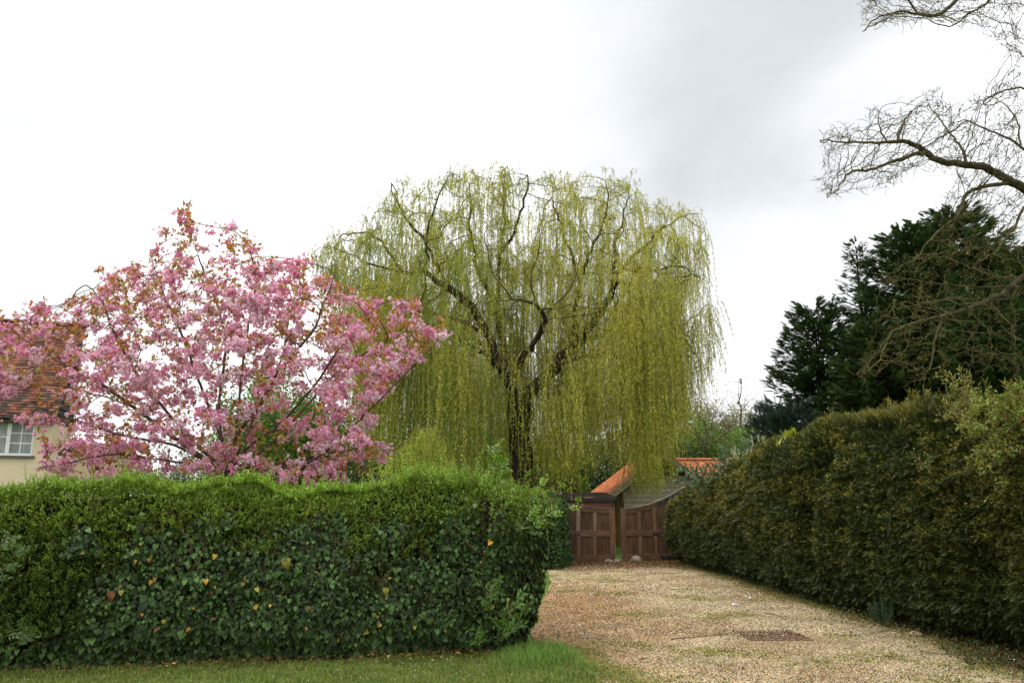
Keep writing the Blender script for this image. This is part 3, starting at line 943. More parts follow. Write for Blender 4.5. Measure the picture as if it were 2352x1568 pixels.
# ---- cherry laurel hedge beside the drive, between the near hedge and the gate
m_gloss = leaf_mat('laurel_leaf', rough=0.3, trans=0.12, spec=0.5, scale=12, amt=.15)
lh = thing('laurel_hedge', (1.0, 25, 0), 'dark glossy laurel hedge along the drive, ending at the left half of the wooden gate', 'hedge')
n = 9000
y = rng.uniform(23.3, 27.0, n); z = rng.random(n) * 2.15
xf = np.interp(y, [23, 24, 25, 26, 27], [1.25, 1.58, 1.70, 1.72, 1.7])
nl = Noise(41, .8)
p = np.column_stack([xf, y, z]); topm = rng.random(n) < .25
p[topm, 0] -= rng.random(topm.sum()) * 1.3; p[topm, 2] = 2.1
p[:, 0] += .12 * nl(p) - .35 * smooth(p[:, 2], 1.7, 2.2) - np.abs(rng.normal(size=n)) * .08
front = rng.random(n) < .2                                        # the end that faces the camera
p[front, 0] = rng.uniform(.1, 1.3, front.sum())
p[front, 1] = 23.3 + .1 * rng.normal(size=front.sum())
nn = np.tile((1., -.35, .25), (n, 1)); nn[topm] = (.1, -.1, 1); nn[front] = (0, -1, .3)
c = vary((.050, .105, .020), n, .3, rng, .08); c[topm] *= 1.25
s = rng.uniform(.08, .14, n)
part(MB().scatter(LEAF[0], LEAF[1], p, jitter_dirs(np.tile((.25, -.2, .55), (n, 1)), .6, rng), jitter_dirs(nn, .45, rng), np.stack([s * .42, s, s], 1), c), 'foliage', m_gloss, lh)
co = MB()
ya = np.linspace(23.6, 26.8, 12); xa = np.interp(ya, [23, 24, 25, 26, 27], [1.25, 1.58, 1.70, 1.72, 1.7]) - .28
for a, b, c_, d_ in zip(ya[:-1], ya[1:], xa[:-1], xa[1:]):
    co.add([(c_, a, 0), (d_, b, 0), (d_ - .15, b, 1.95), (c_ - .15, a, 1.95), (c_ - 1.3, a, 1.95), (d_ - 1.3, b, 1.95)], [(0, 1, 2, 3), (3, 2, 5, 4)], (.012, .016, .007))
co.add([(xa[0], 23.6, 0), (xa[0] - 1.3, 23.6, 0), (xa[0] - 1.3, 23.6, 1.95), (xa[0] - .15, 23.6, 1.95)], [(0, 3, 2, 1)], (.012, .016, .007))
part(co, 'twig_shade_core', m_twig, lh)  # solid backing behind the leaves, interior shade painted as near-black colour

# ---- the tall yew hedge on the right
rng = np.random.default_rng(51)
m_yew = leaf_mat('yew_needle', rough=0.5, trans=0.12, spec=0.3, scale=5, amt=.12)
yh = thing('yew_hedge', (6.3, 17, 0), 'tall dark yew hedge with rusty yellow tips along the right side of the drive', 'hedge')
ny1, ny2, ny3 = Noise(52, .22), Noise(53, .75), Noise(54, 2.2)
YEW_Y0, YEW_Y1 = 5.0, 26.6


def yew_top(y):
    return np.interp(y, [5, 8, 10, 13, 16, 18.5, 21, 23.5, 25.5, 27], [2.72, 2.74, 2.92, 3.13, 3.12, 3.02, 2.75, 2.45, 2.3, 2.15]) + .07 * np.sin(y * 1.9)


def yew_surface(n, rng, depth, ylo=YEW_Y0, yhi=YEW_Y1, zpow=1.0):
    y = rng.uniform(ylo, yhi, n); zt = yew_top(y)
    top = rng.random(n) < .22
    z = rng.random(n) ** zpow * zt
    t = z / zt
    x = 5.52 + .06 * np.sin(y * .7) - .36 * np.sin(np.clip(t, 0, 1) * math.pi) ** .8 + .30 * smooth(t, .82, 1.0) ** 2 + .10 * smooth(t, .15, 0)
    nn = np.column_stack([-np.ones(n), np.full(n, -.10), .15 - .7 * smooth(t, .5, 0) * .5 + .9 * smooth(t, .8, 1)])
    x[top] = 5.6 + rng.random(top.sum()) * 1.5; z[top] = zt[top] - .12 * np.abs(x[top] - 6.3); nn[top] = (-.25, 0, 1)
    x = x + .45 * smooth(y, 11.0, 8.8) * (1 - np.minimum(t, 1)) ** 2 * ~top
    # the far end curls round towards the gate
    x = x - .12 * smooth(y, 25, 26.6) + .9 * smooth(y, 26.1, 26.6) ** 2 * 0
    p = np.column_stack([x, y, np.maximum(z, .03)])
    nn /= np.linalg.norm(nn, axis=1)[:, None]
    hole = np.exp(-((p[:, 1] - 14.2) / .22) ** 2 - ((p[:, 2] - 1.55) / .45) ** 2) + .9 * np.exp(-((p[:, 1] - 13.6) / .3) ** 2 - ((p[:, 2] - 2.45) / .4) ** 2) + .5 * np.exp(-((p[:, 1] - 9.3) / .25) ** 2 - ((p[:, 2] - 1.0) / .3) ** 2)
    q = p * np.array((1, .5, 1.2))
    disp = .06 * ny1(q) + .07 * ny2(q) + .05 * ny3(q) - .38 * hole - depth
    # layered sprays: horizontal shelves
    disp += .035 * np.sin(p[:, 2] * 38 + 3 * ny2(p * .7) + p[:, 1] * 1.5)
    return p + nn * disp[:, None], nn


SP5 = sprig(7, .34, .07, 55)
SP4 = sprig(6, .36, .085, 55)
fol, yng = MB(), MB()
for (ylo, yhi, n, s0, s1, T) in ((6.6, 11.5, 70000, .06, .105, SP5), (11.5, 17, 60000, .07, .12, SP4), (17, 26.6, 62000, .085, .155, SP4)):
    dep = rng.uniform(-.04, .14, n)
    p, nn = yew_surface(n, rng, dep, ylo, yhi)
    keep = rng.random(n) > .75 * smooth(p[:, 2], .40, .05)
    p, nn, dep = p[keep], nn[keep], dep[keep]; n = len(p)
    d = jitter_dirs(nn * .8 + np.array((-.1, -.1, .05)) + UP[None] * .5 * smooth(p[:, 2], 2.3, 3.0)[:, None], .65, rng)
    s = rng.uniform(s0, s1, n)
    c = vary((.021, .037, .010), n, .3, rng, .1)
    ye = np.clip(smooth(ny1(p * np.array((1, .9, 1.6)) + 4) * .4 + ny2(p * np.array((1, .6, 1.3)) + 9) * .4 + .45, -.3, .8), 0, 1) * (.15 + .85 * rng.random(n) ** 1.5) * smooth(dep, .07, -.01) * (.30 + .7 * smooth(p[:, 2], .35, 1.5))
    tipc = mixc(np.array((.060, .088, .018)), np.array((.16, .15, .026)), ye) * (1 + rng.normal(size=(n, 1)) * .2)
    fol.scatter(T[0], T[1], p, d, jitter_dirs(np.tile((0, 0, 1.), (n, 1)) - nn * .25, .3, rng), s, c, np.clip(tipc, .004, .5), T[2])
part(fol, 'foliage', m_yew, yh)
yt = MB()
for (ylo, yhi, n, s0, s1) in ((6.6, 11.5, 9500, .016, .030), (11.5, 17, 9500, .020, .036), (17, 26.6, 11000, .026, .046)):
    p, nn = yew_surface(n, rng, rng.uniform(-.07, .02, n), ylo, yhi)
    f = np.clip(.5 + .3 * ny1(p * np.array((1, .9, 1.6)) + 4) + .3 * ny2(p * np.array((1, .6, 1.3)) + 9) + .35 * ny3(p), .06, 1) * (.15 + .85 * smooth(p[:, 2], .4, 2.0))
    keep = rng.random(n) < f
    p, nn, f = p[keep], nn[keep], f[keep]; n = len(p); m = 7
    # tips sit along the rim of a small flat spray
    along = np.column_stack([np.zeros(n), np.ones(n), rng.normal(size=n) * .25]); along /= np.linalg.norm(along, axis=1)[:, None]
    t = rng.uniform(-1, 1, (n, m))
    rad = rng.uniform(.03, .085, (n, 1, 1))
    q = p[:, None] + along[:, None] * t[..., None] * rad + nn[:, None] * ((1 - t ** 2)[..., None] * rad * .5) + rng.normal(size=(n, m, 3)) * .008
    d = nn[:, None] * .8 + along[:, None] * t[..., None] + np.array((0, 0, .15)) + rng.normal(size=(n, m, 3)) * .35
    c = mixc(np.array((.15, .19, .030)), np.array((.44, .345, .042)), np.clip(f + rng.normal(size=n) * .35 - .15, 0, 1))
    c = np.clip(np.repeat(c, m, 0) * (1 + rng.normal(size=(n * m, 1)) * .25), .01, .7)
    s = rng.uniform(s0, s1, n * m)
    yt.scatter(LEAF2[0], LEAF2[1], q.reshape(-1, 3), d.reshape(-1, 3), np.tile((-.2, 0, 1.), (n * m, 1)) + rng.normal(size=(n * m, 3)) * .5, np.stack([s * .42, s, s], 1), c)
part(yt, 'yellow_tips', m_yew, yh)
# loose upright growth along the top
n = 6500
y = rng.uniform(6.6, 26.3, n)
base = np.column_stack([5.62 + rng.random(n) ** 1.5 * .8, y, yew_top(y) - .14 + .10 * ny1(np.column_stack([np.full(n, 5.5), y, np.full(n, 3.)]))])
ln = rng.uniform(.09, .24, n) * (1 + .9 * (rng.random(n) < .07)) * (.7 + .5 * smooth(y, 18, 12))
d = jitter_dirs(np.tile((-.35, -.1, 1.), (n, 1)), .3, rng)
T = SP5
ye = np.clip(.4 + .5 * ny2(base), 0, 1)
yng.scatter(T[0] * np.array((.55, 1, 1)), T[1], base, d, jitter_dirs(np.tile((-1., -.3, 0), (n, 1)), .6, rng), ln, vary((.035, .045, .012), n, .2, rng), mixc(np.array((.10, .125, .026)), np.array((.36, .28, .04)), ye), T[2])
part(yng, 'new_shoots', m_yew, yh)
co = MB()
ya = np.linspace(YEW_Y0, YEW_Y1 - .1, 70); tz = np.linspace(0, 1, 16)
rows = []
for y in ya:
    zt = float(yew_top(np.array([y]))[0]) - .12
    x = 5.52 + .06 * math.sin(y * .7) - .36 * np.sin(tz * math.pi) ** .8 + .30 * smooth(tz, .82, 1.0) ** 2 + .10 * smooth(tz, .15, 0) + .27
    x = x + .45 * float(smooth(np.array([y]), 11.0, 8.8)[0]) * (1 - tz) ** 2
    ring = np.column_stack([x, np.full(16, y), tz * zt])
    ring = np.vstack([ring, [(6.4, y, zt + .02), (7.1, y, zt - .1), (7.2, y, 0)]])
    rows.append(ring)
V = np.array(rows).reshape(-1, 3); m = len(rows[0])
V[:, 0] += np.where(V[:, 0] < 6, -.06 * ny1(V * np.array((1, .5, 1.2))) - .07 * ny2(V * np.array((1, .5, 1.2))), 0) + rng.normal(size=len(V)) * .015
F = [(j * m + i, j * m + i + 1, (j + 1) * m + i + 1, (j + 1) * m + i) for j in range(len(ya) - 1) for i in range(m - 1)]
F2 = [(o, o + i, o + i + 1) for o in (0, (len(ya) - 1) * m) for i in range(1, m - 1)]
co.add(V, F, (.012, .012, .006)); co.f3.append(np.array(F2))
part(co, 'twig_shade_core', m_twig, yh)  # solid shell, not single twigs; its dark colour stands for interior shade
# ================================================================== trees
m_blossom = leaf_mat('blossom', rough=0.6, trans=0.35, spec=0.2, scale=30, amt=.1, tint=(1.0, .85, .89))
m_bronze = leaf_mat('young_bronze_leaf', rough=0.45, trans=0.35, spec=0.35, tint=(1.1, .8, .5))
m_willow = leaf_mat('willow_leaf', rough=0.5, trans=0.40, spec=0.25, scale=1.2, amt=.18, tint=(1.05, 1.0, .55))
m_conifer = leaf_mat('conifer_spray', rough=0.6, trans=0.10, spec=0.2, scale=1.0, amt=.25)
m_lichen = solid_mat('lichen_bark', rough=0.95, spec=0.1, scale=9, amt=.45, bump=.6, bscale=40)

# ---------------------------------------------------------------- flowering cherry
rng = np.random.default_rng(61)
CY = 12.6
cb = P(520, 1090, CY); cbase = np.array((cb[0], CY, 0.0))
cherry = thing('cherry_tree', tuple(cbase), 'pink double blossom cherry tree with bronze young leaves behind the near hedge', 'tree')
sk = Skeleton(.12, rng)
trunk_top = np.array((cb[0], CY, cb[2] - .05))
k0 = sk.limb([cbase, (cbase + trunk_top) / 2 + (.03, 0, 0), trunk_top], .06)
fork = len(sk.p) - 1
limbs = [
    ([(528, 1075), (545, 960), (555, 850), (572, 740), (590, 640), (575, 570), (545, 535)], .3),
    ([(525, 1070), (505, 1000), (478, 930), (440, 830), (415, 760), (380, 690), (350, 600)], -.5),
    ([(522, 1070), (500, 960), (510, 860), (520, 780), (500, 700), (470, 630), (445, 560), (425, 475)], .9),
    ([(535, 1075), (575, 1020), (640, 980), (720, 890), (780, 800), (830, 740), (880, 690), (950, 690)], -.6),
    ([(540, 1080), (620, 1060), (700, 1070), (760, 1030), (830, 960), (900, 890), (960, 830), (1015, 770)], -.2),
    ([(530, 1075), (570, 990), (610, 900), (650, 820), (665, 720), (690, 640), (700, 600)], 1.0),
    ([(515, 1080), (450, 1040), (380, 990), (300, 930), (230, 880), (160, 850), (100, 780), (60, 735)], .4),
    ([(512, 1085), (430, 1065), (340, 1050), (250, 1040), (170, 1060), (90, 1075)], -.7),
    ([(516, 1080), (440, 1010), (370, 930), (300, 840), (260, 760), (230, 680), (200, 655)], -1.0),
    ([(532, 1080), (600, 1040), (680, 960), (740, 890), (800, 830), (860, 800), (930, 760)], 1.2),
    ([(520, 1080), (540, 1000), (600, 930), (640, 850), (720, 760), (750, 680), (770, 630)], -1.2),
    ([(535, 1085), (620, 1075), (700, 1060), (780, 1040), (850, 1020), (885, 1020)], .5),
    ([(512, 1080), (400, 1020), (280, 1000), (160, 960), (80, 960), (20, 965)], .9),
    ([(300, 930), (200, 900), (110, 880), (40, 900), (-20, 860)], .6),
    ([(160, 850), (90, 800), (30, 760), (-30, 720)], .4),
]
for pts, dy in limbs:
    n = len(pts)
    ys = [CY + dy * min(1, i / (n - 1) * 1.6) for i in range(n)]
    sk.limb(PP(pts, ys), .05, parent=fork if pts[0][1] > 1050 else None)
CROWN = [(-60, 700), (20, 712), (60, 735), (95, 678), (130, 690), (178, 672), (205, 640), (235, 622), (262, 602), (300, 612), (345, 590), (372, 588), (400, 625), (420, 640), (392, 590), (372, 545), (325, 512), (345, 505), (395, 530), (418, 560), (405, 490), (418, 455), (436, 470), (452, 520), (462, 575), (500, 600), (525, 580),
         (512, 520), (545, 530), (572, 528), (582, 580), (606, 560), (636, 600), (660, 590), (690, 580), (735, 600), (765, 640), (790, 655), (840, 645), (862, 690), (890, 735), (930, 715), (950, 680), (972, 690), (965, 730), (1010, 735), (1030, 760), (1005, 790), (960, 830), (905, 880),
         (850, 945), (800, 985), (840, 1000), (890, 1020), (880, 1040), (870, 1085), (760, 1105), (500, 1105), (420, 1085), (300, 1100), (180, 1095), (90, 1090), (100, 1040), (70, 960), (110, 900), (60, 860), (-60, 990)]
A = poly_sample(CROWN, 3000, rng)
# thinner in the lower left where the cottage shows through
thin = ((A[:, 0] < 150) & (A[:, 1] > 745)) & (rng.random(len(A)) < .5)
thin |= (A[:, 0] < 235) & (A[:, 1] > 760) & (A[:, 1] < 960) & (rng.random(len(A)) < .35)
thin |= (np.abs(A[:, 0] - 530) < 180) & (A[:, 1] > 860) & (rng.random(len(A)) < .5)
A = A[~thin]
cx, cy_ = 500, 860
rr = np.clip(np.hypot((A[:, 0] - cx) / 520, (A[:, 1] - cy_) / 330), 0, 1)
dyy = (rng.random(len(A)) * 2 - 1) * (2.1 * np.sqrt(1 - rr ** 2) + .35)
att = np.array([P(x, y, CY + d) for (x, y), d in zip(A, dyy)])
sk.grow(att, .9, .16, iters=70, wob=.18, maxn=8500, inertia=.5)
sk.finish(.0036, .065)
wd = MB(); sk.wood(wd, (.13, .075, .05), (.085, .062, .048), .03)
part(wd, 'trunk', m_bark, cherry)
pos, tips, par = sk.pos, sk.tips, sk.parent
tw = np.where((tips <= 4) & (pos[:, 2] > 1.2))[0]
fl, lv = MB(), MB()
nmass = Noise(63, .55)
okc = (nmass(pos[tw]) > -.9)
sel = tw[okc & (rng.random(len(tw)) < .22 * (1 - .45 * smooth(pos[tw][:, 2], 4.3, 5.6)))]
# flower bunches: pompoms of crinkled petals
nb = len(sel)
cnt = rng.integers(7, 27, nb)
bid = np.repeat(np.arange(nb), cnt)
axis = pos[sel] - pos[np.maximum(par[sel], 0)]; axis /= np.linalg.norm(axis, axis=1)[:, None] + 1e-9
fpos = pos[sel][bid] + rng.normal(size=(len(bid), 3)) * np.array((.060, .060, .044)) * rng.uniform(.6, 1.3, (nb, 1))[bid] + np.array((0, 0, -.03)) + axis[bid] * rng.uniform(-.06, .08, (len(bid), 1))
bc = mixc(np.array((.82, .34, .50)), np.array((.94, .69, .78)), np.clip(rng.normal(.45, .28, nb), 0, 1))
NP_ = 11
pet = np.repeat(np.arange(len(fpos)), NP_)
pd = rng.normal(size=(len(pet), 3)); pd[:, 2] += .25; pd /= np.linalg.norm(pd, axis=1)[:, None]
pc = bc[bid][pet] * (1 + rng.normal(size=(len(pet), 1)) * .12)
deep = rng.random(len(pet)) < .2; pc[deep] = np.array((.66, .18, .36)) * rng.uniform(.8, 1.2, (deep.sum(), 1))
PET = (np.array([(-.25, 0, 0), (.25, 0, 0), (-.55, .6, .12), (.55, .6, .12), (-.28, 1, .02), (.28, 1, .05), (0, .6, -.1)]), np.array([(0, 1, 6), (0, 6, 2), (1, 3, 6), (2, 6, 4), (3, 5, 6), (4, 6, 5)]))
fl.scatter(PET[0], PET[1], fpos[pet] + pd * .010, pd + rng.normal(size=pd.shape) * .35, rng.normal(size=pd.shape) + pd * .3, rng.uniform(.020, .034, len(pet))[:, None] * np.array((.95, 1, 1)), np.clip(pc, .02, .92), np.clip(pc * np.array((1.12, 1.35, 1.25)), .02, .92), [0, 0, .7, .7, 1, 1, .3])
part(fl, 'blossom', m_blossom, cherry)
# young leaves: near the twig ends
sel = tw[rng.random(len(tw)) < np.where(tips[tw] <= 1, .95, .36) * (.75 + .5 * smooth(pos[tw][:, 2], 3.2, 5.5))]
cnt = rng.integers(3, 8, len(sel)); b = np.repeat(np.arange(len(sel)), cnt); n = len(b)
ax = pos[sel] - pos[np.maximum(par[sel], 0)]; ax /= np.linalg.norm(ax, axis=1)[:, None] + 1e-9
d = jitter_dirs(ax[b] * .7 + np.array((0, 0, -.05)), .7, rng)
s = rng.uniform(.055, .115, n)
k = rng.random(n)
c = np.where((k < .45)[:, None], np.array([(.42, .165, .045)]), np.where((k < .75)[:, None], np.array([(.38, .24, .055)]), np.array([(.32, .30, .07)]))) * (1 + rng.normal(size=(n, 1)) * .2)
lv.scatter(LEAF[0], LEAF[1], pos[sel][b] + rng.normal(size=(n, 3)) * .02, d, jitter_dirs(np.tile((0, -.2, 1.), (n, 1)), .5, rng), np.stack([s * .48, s, s], 1), np.clip(c, .01, .7))
part(lv, 'leaves', m_bronze, cherry)

# ---------------------------------------------------------------- weeping willow
rng = np.random.default_rng(71)
WY = 35.0
wb = P(1190, 1130, WY); wbase = np.array((wb[0], WY, 0.0))
willow = thing('willow_tree', tuple(wbase), 'big weeping willow with yellow green hanging strands behind the gate', 'tree')
sk = Skeleton(.32, rng)
sk.limb(np.vstack([[wbase], PP([(1196, 1060), (1192, 985), (1182, 930)], WY)]), .10)
sk.limb(PP([(1190, 1010), (1212, 960), (1216, 900), (1208, 850), (1225, 800)], [WY, WY - .5, WY - .8, WY - 1, WY - 1.3]), .1)
wl = [
    ([(1182, 930), (1172, 880), (1160, 850), (1130, 800), (1122, 765), (1095, 718), (1068, 690), (1041, 668), (1005, 645), (978, 627)], -1.0, -1.5),
    ([(978, 627), (983, 575), (978, 540), (990, 500), (1005, 452), (1030, 410), (1040, 390)], -1.5, -2.5),
    ([(978, 627), (931, 627), (890, 615), (841, 608), (800, 580), (750, 560), (720, 580)], -1.5, -3.0),
    ([(1041, 668), (990, 690), (950, 720), (920, 760)], -1.2, -3.5),
    ([(1172, 880), (1160, 800), (1144, 753), (1144, 657), (1147, 584), (1158, 507), (1155, 438), (1150, 385)], .5, 1.0),
    ([(1146, 720), (1131, 671), (1101, 638), (1090, 580), (1075, 520), (1085, 450), (1070, 400)], .5, 2.5),
    ([(1147, 584), (1180, 540), (1200, 480), (1215, 420), (1210, 395)], .8, -2.0),
    ([(1185, 940), (1230, 890), (1281, 839), (1310, 790), (1347, 765), (1385, 710), (1406, 670), (1413, 633), (1450, 593), (1513, 534), (1568, 490), (1600, 490)], .3, 1.5),
    ([(1310, 790), (1322, 718), (1333, 637), (1355, 578), (1384, 519), (1400, 450), (1390, 405)], 0, -1.5),
    ([(1333, 650), (1310, 580), (1290, 520), (1270, 460), (1265, 400)], -.3, 2.5),
    ([(1413, 633), (1410, 560), (1430, 500), (1445, 440), (1450, 400)], .8, 3.0),
    ([(1400, 660), (1421, 637), (1450, 684), (1506, 721), (1561, 755), (1600, 725), (1640, 690)], .5, -1.0),
    ([(1506, 721), (1560, 760), (1590, 800), (1620, 850)], .2, -2.5),
    ([(1430, 620), (1500, 620), (1560, 610), (1610, 640)], 1.0, -2.0),
    ([(1281, 839), (1330, 820), (1400, 810), (1460, 830), (1520, 880)], -.5, -4.0),
    ([(1160, 850), (1100, 800), (1040, 770), (980, 760), (920, 800)], -1.5, -4.5),
    ([(1172, 880), (1200, 820), (1230, 780), (1260, 740), (1230, 700)], -2.0, -5.0),
    ([(1172, 880), (1140, 820), (1080, 760), (1020, 740), (960, 760)], 2.0, 5.0),
    ([(1281, 839), (1340, 780), (1420, 760), (1500, 780)], 2.0, 5.0),
    ([(1122, 765), (1070, 740), (1000, 720), (900, 700), (830, 690), (780, 660)], -1, 2.0),
    ([(1041, 668), (980, 560), (930, 500), (900, 440), (900, 420)], -1.2, 1.0),
    ([(931, 627), (880, 560), (840, 530), (790, 540)], -1.6, 0.5),
]
for pts, d0, d1 in wl:
    n = len(pts); sk.limb(PP(pts, [WY + d0 + (d1 - d0) * i / (n - 1) for i in range(n)]), .14)
TOP = [(728, 590), (760, 552), (795, 525), (850, 495), (885, 445), (905, 410), (960, 415), (1000, 405), (1050, 390), (1100, 402), (1130, 380), (1180, 385), (1232, 405), (1262, 400), (1300, 400), (1340, 398), (1372, 408), (1450, 398), (1490, 445), (1560, 468), (1600, 485), (1630, 525), (1622, 580), (1600, 640), (1560, 700), (1500, 720), (1400, 730), (1200, 740), (1000, 720), (850, 690), (760, 660)]
A = poly_sample(TOP, 2100, rng)
# a see-through gap near the crown's middle
gap = (np.hypot((A[:, 0] - 1232) / 30, (A[:, 1] - 480) / 80) < 1) & (rng.random(len(A)) < .8)
A = A[~gap]
rr = np.clip(np.hypot((A[:, 0] - 1180) / 470, (A[:, 1] - 680) / 310), 0, 1)
dyy = (rng.random(len(A)) * 2 - 1) * (6.5 * np.sqrt(1 - rr ** 2) + .5)
att = np.array([P(x, y, WY + d) for (x, y), d in zip(A, dyy)])
LOW = [(800, 640), (1000, 700), (1200, 700), (1400, 700), (1560, 720), (1640, 700), (1655, 760), (1600, 860), (1530, 930), (1300, 940), (1000, 930), (860, 880), (800, 760)]
B = poly_sample(LOW, 1250, rng)
rr = np.clip(np.hypot((B[:, 0] - 1190) / 470, (B[:, 1] - 700) / 320), 0, 1)
sg = np.where(rng.random(len(B)) < .65, -1, 1)
dyy = sg * (rng.uniform(.45, 1.0, len(B))) * (6.3 * np.sqrt(1 - rr ** 2) + .4)
att = np.vstack([att, np.array([P(x, y, WY + d) for (x, y), d in zip(B, dyy)])])
sk.grow(att, 2.6, .45, iters=70, wob=.26, maxn=8000, inertia=.5)
sk.finish(.009, .52)
wd = MB(); sk.wood(wd, (.10, .085, .032), (.040, .030, .021), .10)
part(wd, 'trunk', m_bark, willow)
pos, tips, par = sk.pos, sk.tips, sk.parent
LOWEST = [(700, 640), (760, 760), (800, 900), (850, 1040), (900, 1090), (1000, 1110), (1100, 1130), (1200, 1150), (1260, 1125), (1330, 1110), (1355, 1060), (1400, 1045), (1436, 1055), (1450, 1130), (1495, 1130), (1512, 1100), (1522, 1030), (1575, 1010), (1600, 930), (1630, 870), (1660, 790), (1690, 780)]
lx, ly = np.array(LOWEST, float).T


def project(p):
    """2352-view coordinates of world points"""
    f = FOCAL / 36 * 2352; c, s = math.cos(PITCH), math.sin(PITCH)
    q = p - np.array((0, 0, EYE)); zc = q[:, 1] * c + q[:, 2] * s; yc = -q[:, 1] * s + q[:, 2] * c
    return np.column_stack([1176 + f * q[:, 0] / zc, 784 - f * yc / zc])


tw = np.where((tips <= 6) & (pos[:, 2] > 4.5))[0]
hi_ = smooth(project(pos[tw])[:, 1], 700, 520)
tw = tw[rng.random(len(tw)) < .78 + .22 * hi_]
tw = tw[(project(pos[tw])[:, 0] < 1655) | (pos[tw][:, 2] < 9)]
K = 9
base, length, tone = [], [], []
nW = Noise(72, .22); nW2 = Noise(73, .7)
hi_ = smooth(project(pos[tw])[:, 1], 720, 560)
for i, h_ in zip(tw, hi_):
    k = int(4 * h_) + rng.integers(3, 6) if tips[i] > 1 else rng.integers(4, 11)
    for _ in range(k):
        base.append(i)
base = np.array(base)
bp = pos[base] + rng.normal(size=(len(base), 3)) * np.array((.13, .13, .10))
pj = project(bp)
low = np.interp(pj[:, 0], lx, ly) + rng.normal(size=len(base)) * 16
maxlen = np.maximum((low - pj[:, 1]) / 1829 * bp[:, 1], .3)
long_ = np.clip(smooth(pj[:, 1], 590, 760) + .25 * nW(bp), 0, 1)
short = smooth(pj[:, 1], 640, 500)
length = np.where(rng.random(len(base)) < long_ * .88, maxlen * rng.uniform(.4, 1.0, len(base)), rng.uniform(.35, 2.0, len(base)) * (1 - .66 * short))
veil = (pj[:, 0] > 1432) & (pj[:, 0] < 1512) & (pj[:, 1] > 640) & (bp[:, 1] < 37.5)
length = np.where(veil & (rng.random(len(base)) < .7), maxlen * rng.uniform(.8, 1.0, len(base)), length)
length = np.minimum(length, maxlen); length = np.minimum(length, 8.5)
front_ = np.clip(np.exp(-((pj[:, 0] - 1230) / 200) ** 2) * smooth(pj[:, 1], 880, 760) + np.exp(-((pj[:, 0] - 1185) / 50) ** 2) * .30, 0, 1.1) * smooth(bp[:, 1], WY - .2, WY - 1.5)
holes = smooth(nW2(bp * np.array((1, 1, .35))) + .4 * nW(bp + 5), .05, .6)
ok = (length > .3) & (rng.random(len(base)) > .8 * front_) & (rng.random(len(base)) > .42 * holes) & (rng.random(len(base)) > .45 * smooth(pj[:, 0], 1540, 1600)); base, bp, length, pj = base[ok], bp[ok], length[ok], pj[ok]; n = len(base)
hd_ = pos[base] - pos[np.maximum(par[base], 0)]; hd_[:, 2] = np.maximum(hd_[:, 2], -.1); hd_ /= np.linalg.norm(hd_, axis=1)[:, None] + 1e-9
hd_ = hd_ + rng.normal(size=hd_.shape) * (.35 + .7 * short[ok])[:, None]; hd_ /= np.maximum(np.linalg.norm(hd_, axis=1)[:, None], 1)
t = np.linspace(0, 1, K)[None, :, None]
ll = length[:, None, None]
arc = np.minimum(ll, 1.6) * (.32 + .22 * short[ok])[:, None, None]
S = bp[:, None] + hd_[:, None] * arc * (1 - np.exp(-t * ll * 1.8)) + np.array((0, 0, -1.0)) * (ll * (t - .12 * (1 - np.exp(-t * 6))) / .88)
sway = rng.normal(size=(n, 1, 3)) * np.array((.16, .16, 0)) * t * np.sqrt(ll) + np.cumsum(rng.normal(size=(n, K, 3)) * np.array((.035, .035, 0)), 1) * np.minimum(ll / 2, 1)
S = S + sway
# upper crown: fine shoots that rise, spread and only then droop
up_w = short[ok][:, None, None] * (rng.random(n) < .85)[:, None, None]
lm_ = np.minimum(ll, .85)
SU = bp[:, None] + hd_[:, None] * (lm_ * .62 * (1 - np.exp(-2.5 * t)) / .92) + np.array((0, 0, 1.0)) * (lm_ * .40 * np.sin(np.minimum(t * ll / lm_, 1) * 2.2) - ll * .85 * t ** 1.6) + .4 * sway
S = S * (1 - up_w) + SU * up_w
# let the trunk and the two main limbs show between the strands
limbs2 = [PP([(1184, 965), (1182, 930), (1160, 850), (1122, 765), (1041, 668)], WY), PP([(1185, 940), (1281, 839), (1347, 765), (1406, 670)], WY)]
dist = np.full(n, 9.0)
for lb_ in limbs2:
    for a_, b_ in zip(lb_[:-1], lb_[1:]):
        ab = (b_ - a_)[[0, 2]]; ap_ = S[:, :, [0, 2]] * (WY / S[:, :, 1:2]) - a_[[0, 2]] * 1.0
        ap_[:, :, 1] += EYE * (1 - WY / S[:, :, 1])
        h_ = np.clip((ap_ @ ab) / (ab @ ab), 0, 1); dd_ = np.linalg.norm(ap_ - h_[..., None] * ab, axis=2).min(1)
        dist = np.minimum(dist, dd_)
keep = ~((dist < .34) & (S[:, 0, 1] < WY) & (rng.random(n) < .72))
S, base, bp, length, ll, pj = S[keep], base[keep], bp[keep], length[keep], ll[keep], pj[keep]; n = len(S)
